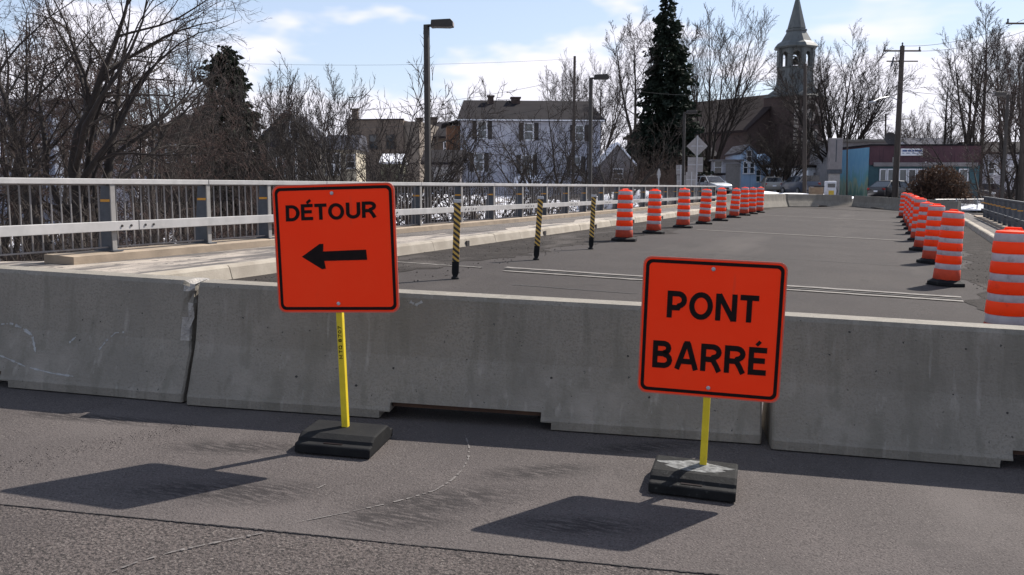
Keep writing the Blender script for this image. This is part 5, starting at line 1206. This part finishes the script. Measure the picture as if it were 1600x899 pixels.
car('pale blue van-like car behind the silver car', (.42, .50, .62), 1090, 83, TOW + 1.45, 1.75, 4.6, 1, zb=0)

# ================================================================== STREET FURNITURE BEYOND THE BRIDGE
# fuel pump, pylon and tan crate
p = at(1297, 300, 70); fp_ = thing('fuel_pump', 'white fuel pump with dark screen and yellow panel behind the far barrier', 'fuel pump', (p.x, p.y, far_z(p.x, p.y)), YAW)
b = MB(); b.box(-.38, .38, -.25, .25, 0, 1.25); b.build('cabinet', M['white'], fp_, bevel=.04); b = MB(); b.box(-.28, .28, -.27, -.252, .78, 1.08); b.build('screen', M['glass'], fp_); b = MB(); b.box(-.2, .2, -.27, -.252, .12, .55); b.build('yellow_panel', M['ywl'], fp_); b = MB(); b.tube([(.40, -.1, .9), (.52, -.15, .5), (.42, -.18, .25)], .025, 6); b.build('hose', M['rubber'], fp_)
p = at(1303, 300, 73); py_ = thing('sign_pylon', 'tall pale grey pylon left of the painted shop wall', 'pylon', (p.x, p.y, -.1), YAW); zz0 = EYE + (290 - 270) * 73 / FPX + .1
b = MB(); b.box(-.5, .45, -.3, .3, zz0 + .2, EYE + (290 - 218) * 73 / FPX + .1); b.build('board', M['fascia'], py_, bevel=.03); b = MB(); b.box(-.5, .46, -.31, .31, zz0 - .12, zz0 + .2); b.build('dark_band', M['slate'], py_); b = MB(); b.box(-.42, .36, -.2, .2, 0, zz0 - .12); b.build('foot', M['signback'], py_); b = MB(); b.box(-.08, .0, -.312, -.301, zz0 + .8, zz0 + 2.5); b.build('dark_stripe', M['slate'], py_)
p = at(1275, 300, 69); bx_ = thing('crate', 'tan wooden crate standing between the dark hatchback and the fuel pump', 'crate', (p.x, p.y, far_z(p.x, p.y)), YAW)
for k in range(4): b = MB(); b.box(-.45, .45, -.32, -.29, .02 + k * .2, .19 + k * .2); b.build('front_board', M['tan'], bx_)
b = MB(); b.box(-.45, .45, -.289, .3, .0, .80); b.build('crate_body', M['tan'], bx_); b = MB(); b.box(-.50, .50, -.35, .35, .82, .90); b.build('lid', M['shutter'], bx_)
# warning signs seen from behind
def back_sign(label, px, D, ptop, panels, zb, cat='sign', name='traffic_sign', lean=0.0):
    p = at(px, 300, D); r = thing(name, label, cat, (p.x, p.y, zb), YAW); r.rotation_euler = (0, lean, YAW); Zs = lambda py: at(px, py, D).z - zb
    b = MB(); b.box(-.035, .035, -.03, .03, -.2, Zs(ptop)); b.build('post', M['galv'], r)
    for kind, dx, y0, y1, hw in panels:
        b = MB(); z0, z1 = Zs(y1), Zs(y0); zc = (z0 + z1) / 2; h_ = (z1 - z0) / 2
        if kind == 'd': P = [(0, -h_), (hw, 0), (0, h_), (-hw, 0)]
        elif kind == 'o': P = [(hw * math.cos(a), h_ * math.sin(a)) for a in [k * math.pi / 8 for k in range(16)]]
        elif kind == 'r': P = [(-hw, -h_), (hw, -h_), (hw * 1.5, 0), (hw, h_), (-hw, h_)]
        else: P = [(-hw, -h_), (hw, -h_), (hw, h_), (-hw, h_)]
        b.prism([(dx + x_, zc + z_) for x_, z_ in P], .032, .036, 'y'); po2_ = b.build('sign_panel', M['signback'], r)
        b = MB(); wdt = hw * (.55 if kind == 'd' else .95); b.box(dx - wdt, dx + wdt, .012, .031, zc - .03, zc + .03); b.build('back_brace', M['galv'], po2_)
    return r
back_sign('diamond warning sign seen from behind with a square plate below it', 1088, 51, 212, [('d', 0, 212, 245, .58), ('s', -.08, 246, 269, .42)], .55)
back_sign('pair of square plates on a post left of the diamond sign', 1064, 55, 258, [('s', 0, 258, 273, .26), ('s', .03, 274, 292, .26)], .4, lean=-.02)
back_sign('white rectangular plate sign just behind the diamond sign', 1080, 57, 268, [('s', 0, 269, 293, .34)], .3)
back_sign('small oval white sign beside the far end of the left railing', 1029, 60, 264, [('o', 0, 265, 280, .13)], .4)
# utility poles
def utility_pole(label, px_t, py_t, px_b, py_b, D, rad, arms=True, zb=None):
    a, c = at(px_t, py_t, D), at(px_b, py_b, D); c.z = min(c.z, 0.0) - .3
    r = thing('utility_pole', label, 'utility pole', c); d = a - c
    b = MB(); b.tube([(0, 0, 0), d * .5, d], [rad * 1.15, rad, rad * .8], 10); b.build('pole', M['wood'], r, sm=True)
    u = Vector((math.cos(YAW), math.sin(YAW), 0))
    if arms:
        tp = d - Vector((0, 0, .35)); b = MB(); b.tube([tp - u * 1.35, tp + u * 1.35], .06, 6); ca = b.build('crossarm', M['wood'], r)
        for s_ in (-1.25, 0, 1.25):
            q = MB(); q.lathe([(.05, 0), (.07, .06), (.04, .12), (.07, .18), (.03, .26)], 8, c=tuple(tp + u * s_ + Vector((0, 0, .04 if s_ else .34)))); q.build('insulator', M['slate'], ca)
    return r, a
up1, P1 = utility_pole('tall leaning utility pole with crossarm in front of the shop', 1410, 72, 1398, 306, 68, .2)
d = at(1404, 157, 68) - up1.location; hd = at(1363, 160, 66) - up1.location
b = MB(); b.tube([d, d + (hd - d) * .35 + Vector((0, 0, .32)), d + (hd - d) * .75 + Vector((0, 0, .22)), hd], .04, 6); b.build('lamp_arm', M['galv'], up1)
b = MB(); b.lathe([(.05, .1), (.24, .05), (.26, -.02), (.16, -.12), (.05, -.15)], 10, c=tuple(hd)); b.build('street_lamp_head', M['galv'], up1)
d2 = at(1406, 96, 68) - up1.location; uu = Vector((math.cos(YAW), math.sin(YAW), 0)); b = MB(); b.tube([d2 - uu * .95, d2 + uu * 1.3], .05, 5); b.build('crossarm', M['wood'], up1); b = MB(); b.tube([d2 - uu * .6 - Vector((0, 0, .35)), d2 - uu * .45 + Vector((0, 0, .3))], .06, 6); b.build('fuse_holder', M['slate'], up1)
d3 = at(1410, 186, 68) - up1.location; b = MB(); b.tube([d3, d3 + uu * .55], .05, 5); b.build('bracket', M['slate'], up1)
up2, P2 = utility_pole('bare utility pole rising behind the white house roof', 898, 88, 895, 292, 76, .13, False)
up3, P3 = utility_pole('grey utility pole in front of the church tree', 1258, 100, 1258, 296, 74, .15, False)
up4, P4 = utility_pole('thin short pole behind the shop roof', 1384, 178, 1384, 290, 96, .10, False)
up5, P5 = utility_pole('thin pole standing before the painted shop wall', 1324, 208, 1324, 300, 73, .06, False)
up6, P6 = utility_pole('utility pole with crossarm cut by the right picture edge', 1606, 28, 1596, 300, 60, .16)
def wire(label, a, c, sag, r=.013):
    b = MB(); n = 16; pts = [a + (c - a) * (k / n) - Vector((0, 0, sag * 4 * (k / n) * (1 - k / n))) for k in range(n + 1)]
    o = b.tube(pts, r, 4).build('power_line', M['wire']); tag(o, label, 'cable', 'overhead cables'); return o
wire('thin cable from the leaning pole up to the right-hand pole', P1 + Vector((0, 0, 0)), P6, .5)
wire('lower cable from the leaning pole to the right picture edge', at(1425, 80, 68), at(1640, 34, 58), .5)
wire('cable between the church pole and the leaning pole', at(1258, 128, 74), at(1392, 78, 68), .5)
wire('lower cable between the church pole and the leaning pole', at(1258, 150, 74), at(1400, 96, 68), .5)
wire('low cable left of the leaning pole above the shop roof', at(1258, 196, 74), at(1403, 140, 68), .6)
wire('cable crossing above the white house roof to the bare pole', at(300, 182, 72), at(898, 122, 76), .9)
wire('cable from the bare pole towards the church pole', at(898, 122, 76), at(1258, 128, 74), 1.2)
wire('high faint cable across the sky left of the bare pole', at(200, 92, 74), at(898, 92, 76), .5, .009)
wire('low cable crossing behind the tall lamp post', at(420, 196, 74), at(898, 160, 76), .9, .011)
wire('cable running right from the leaning pole through the grove', at(1404, 140, 68), at(1660, 120, 60), .7)
# wire mesh fence right of the far barrier
p0, p1 = at(1462, 300, 60), at(1560, 300, 62); fr_ = thing('wire_fence', 'low wire mesh fence between the drums and the right railing', 'fence', (p0.x, p0.y, -.35)); dv = p1 - p0; dv.z = 0
for k in range(4): b = MB(); b.tube([dv * (k / 3), dv * (k / 3) + Vector((0, 0, 1.15))], .035, 6); b.build('post', M['galv'], fr_)
b = MB(); b.tube([Vector((0, 0, 1.1)), dv + Vector((0, 0, 1.1))], .02, 5); b.build('top_rail', M['galv'], fr_)
b = MB(); n = 60
for k in range(n):
    for s_ in (-1, 1):
        a = dv * (k / n); c = dv * (min(n, max(0, k + 14 * s_)) / n); b.tube([a + Vector((0, 0, .05)), c + Vector((0, 0, 1.08))], .004, 3, cap=False)
stuff(b.build('mesh_wires', M['galv'], fr_))

# -- far-off woods that close the view behind the village
g = np.random.default_rng(77); pts = []
for k in range(230):
    p = at(g.uniform(-250, 1850), 300, g.uniform(125, 170)); pts.append((p.x, p.y, terrain(p.x, p.y)))
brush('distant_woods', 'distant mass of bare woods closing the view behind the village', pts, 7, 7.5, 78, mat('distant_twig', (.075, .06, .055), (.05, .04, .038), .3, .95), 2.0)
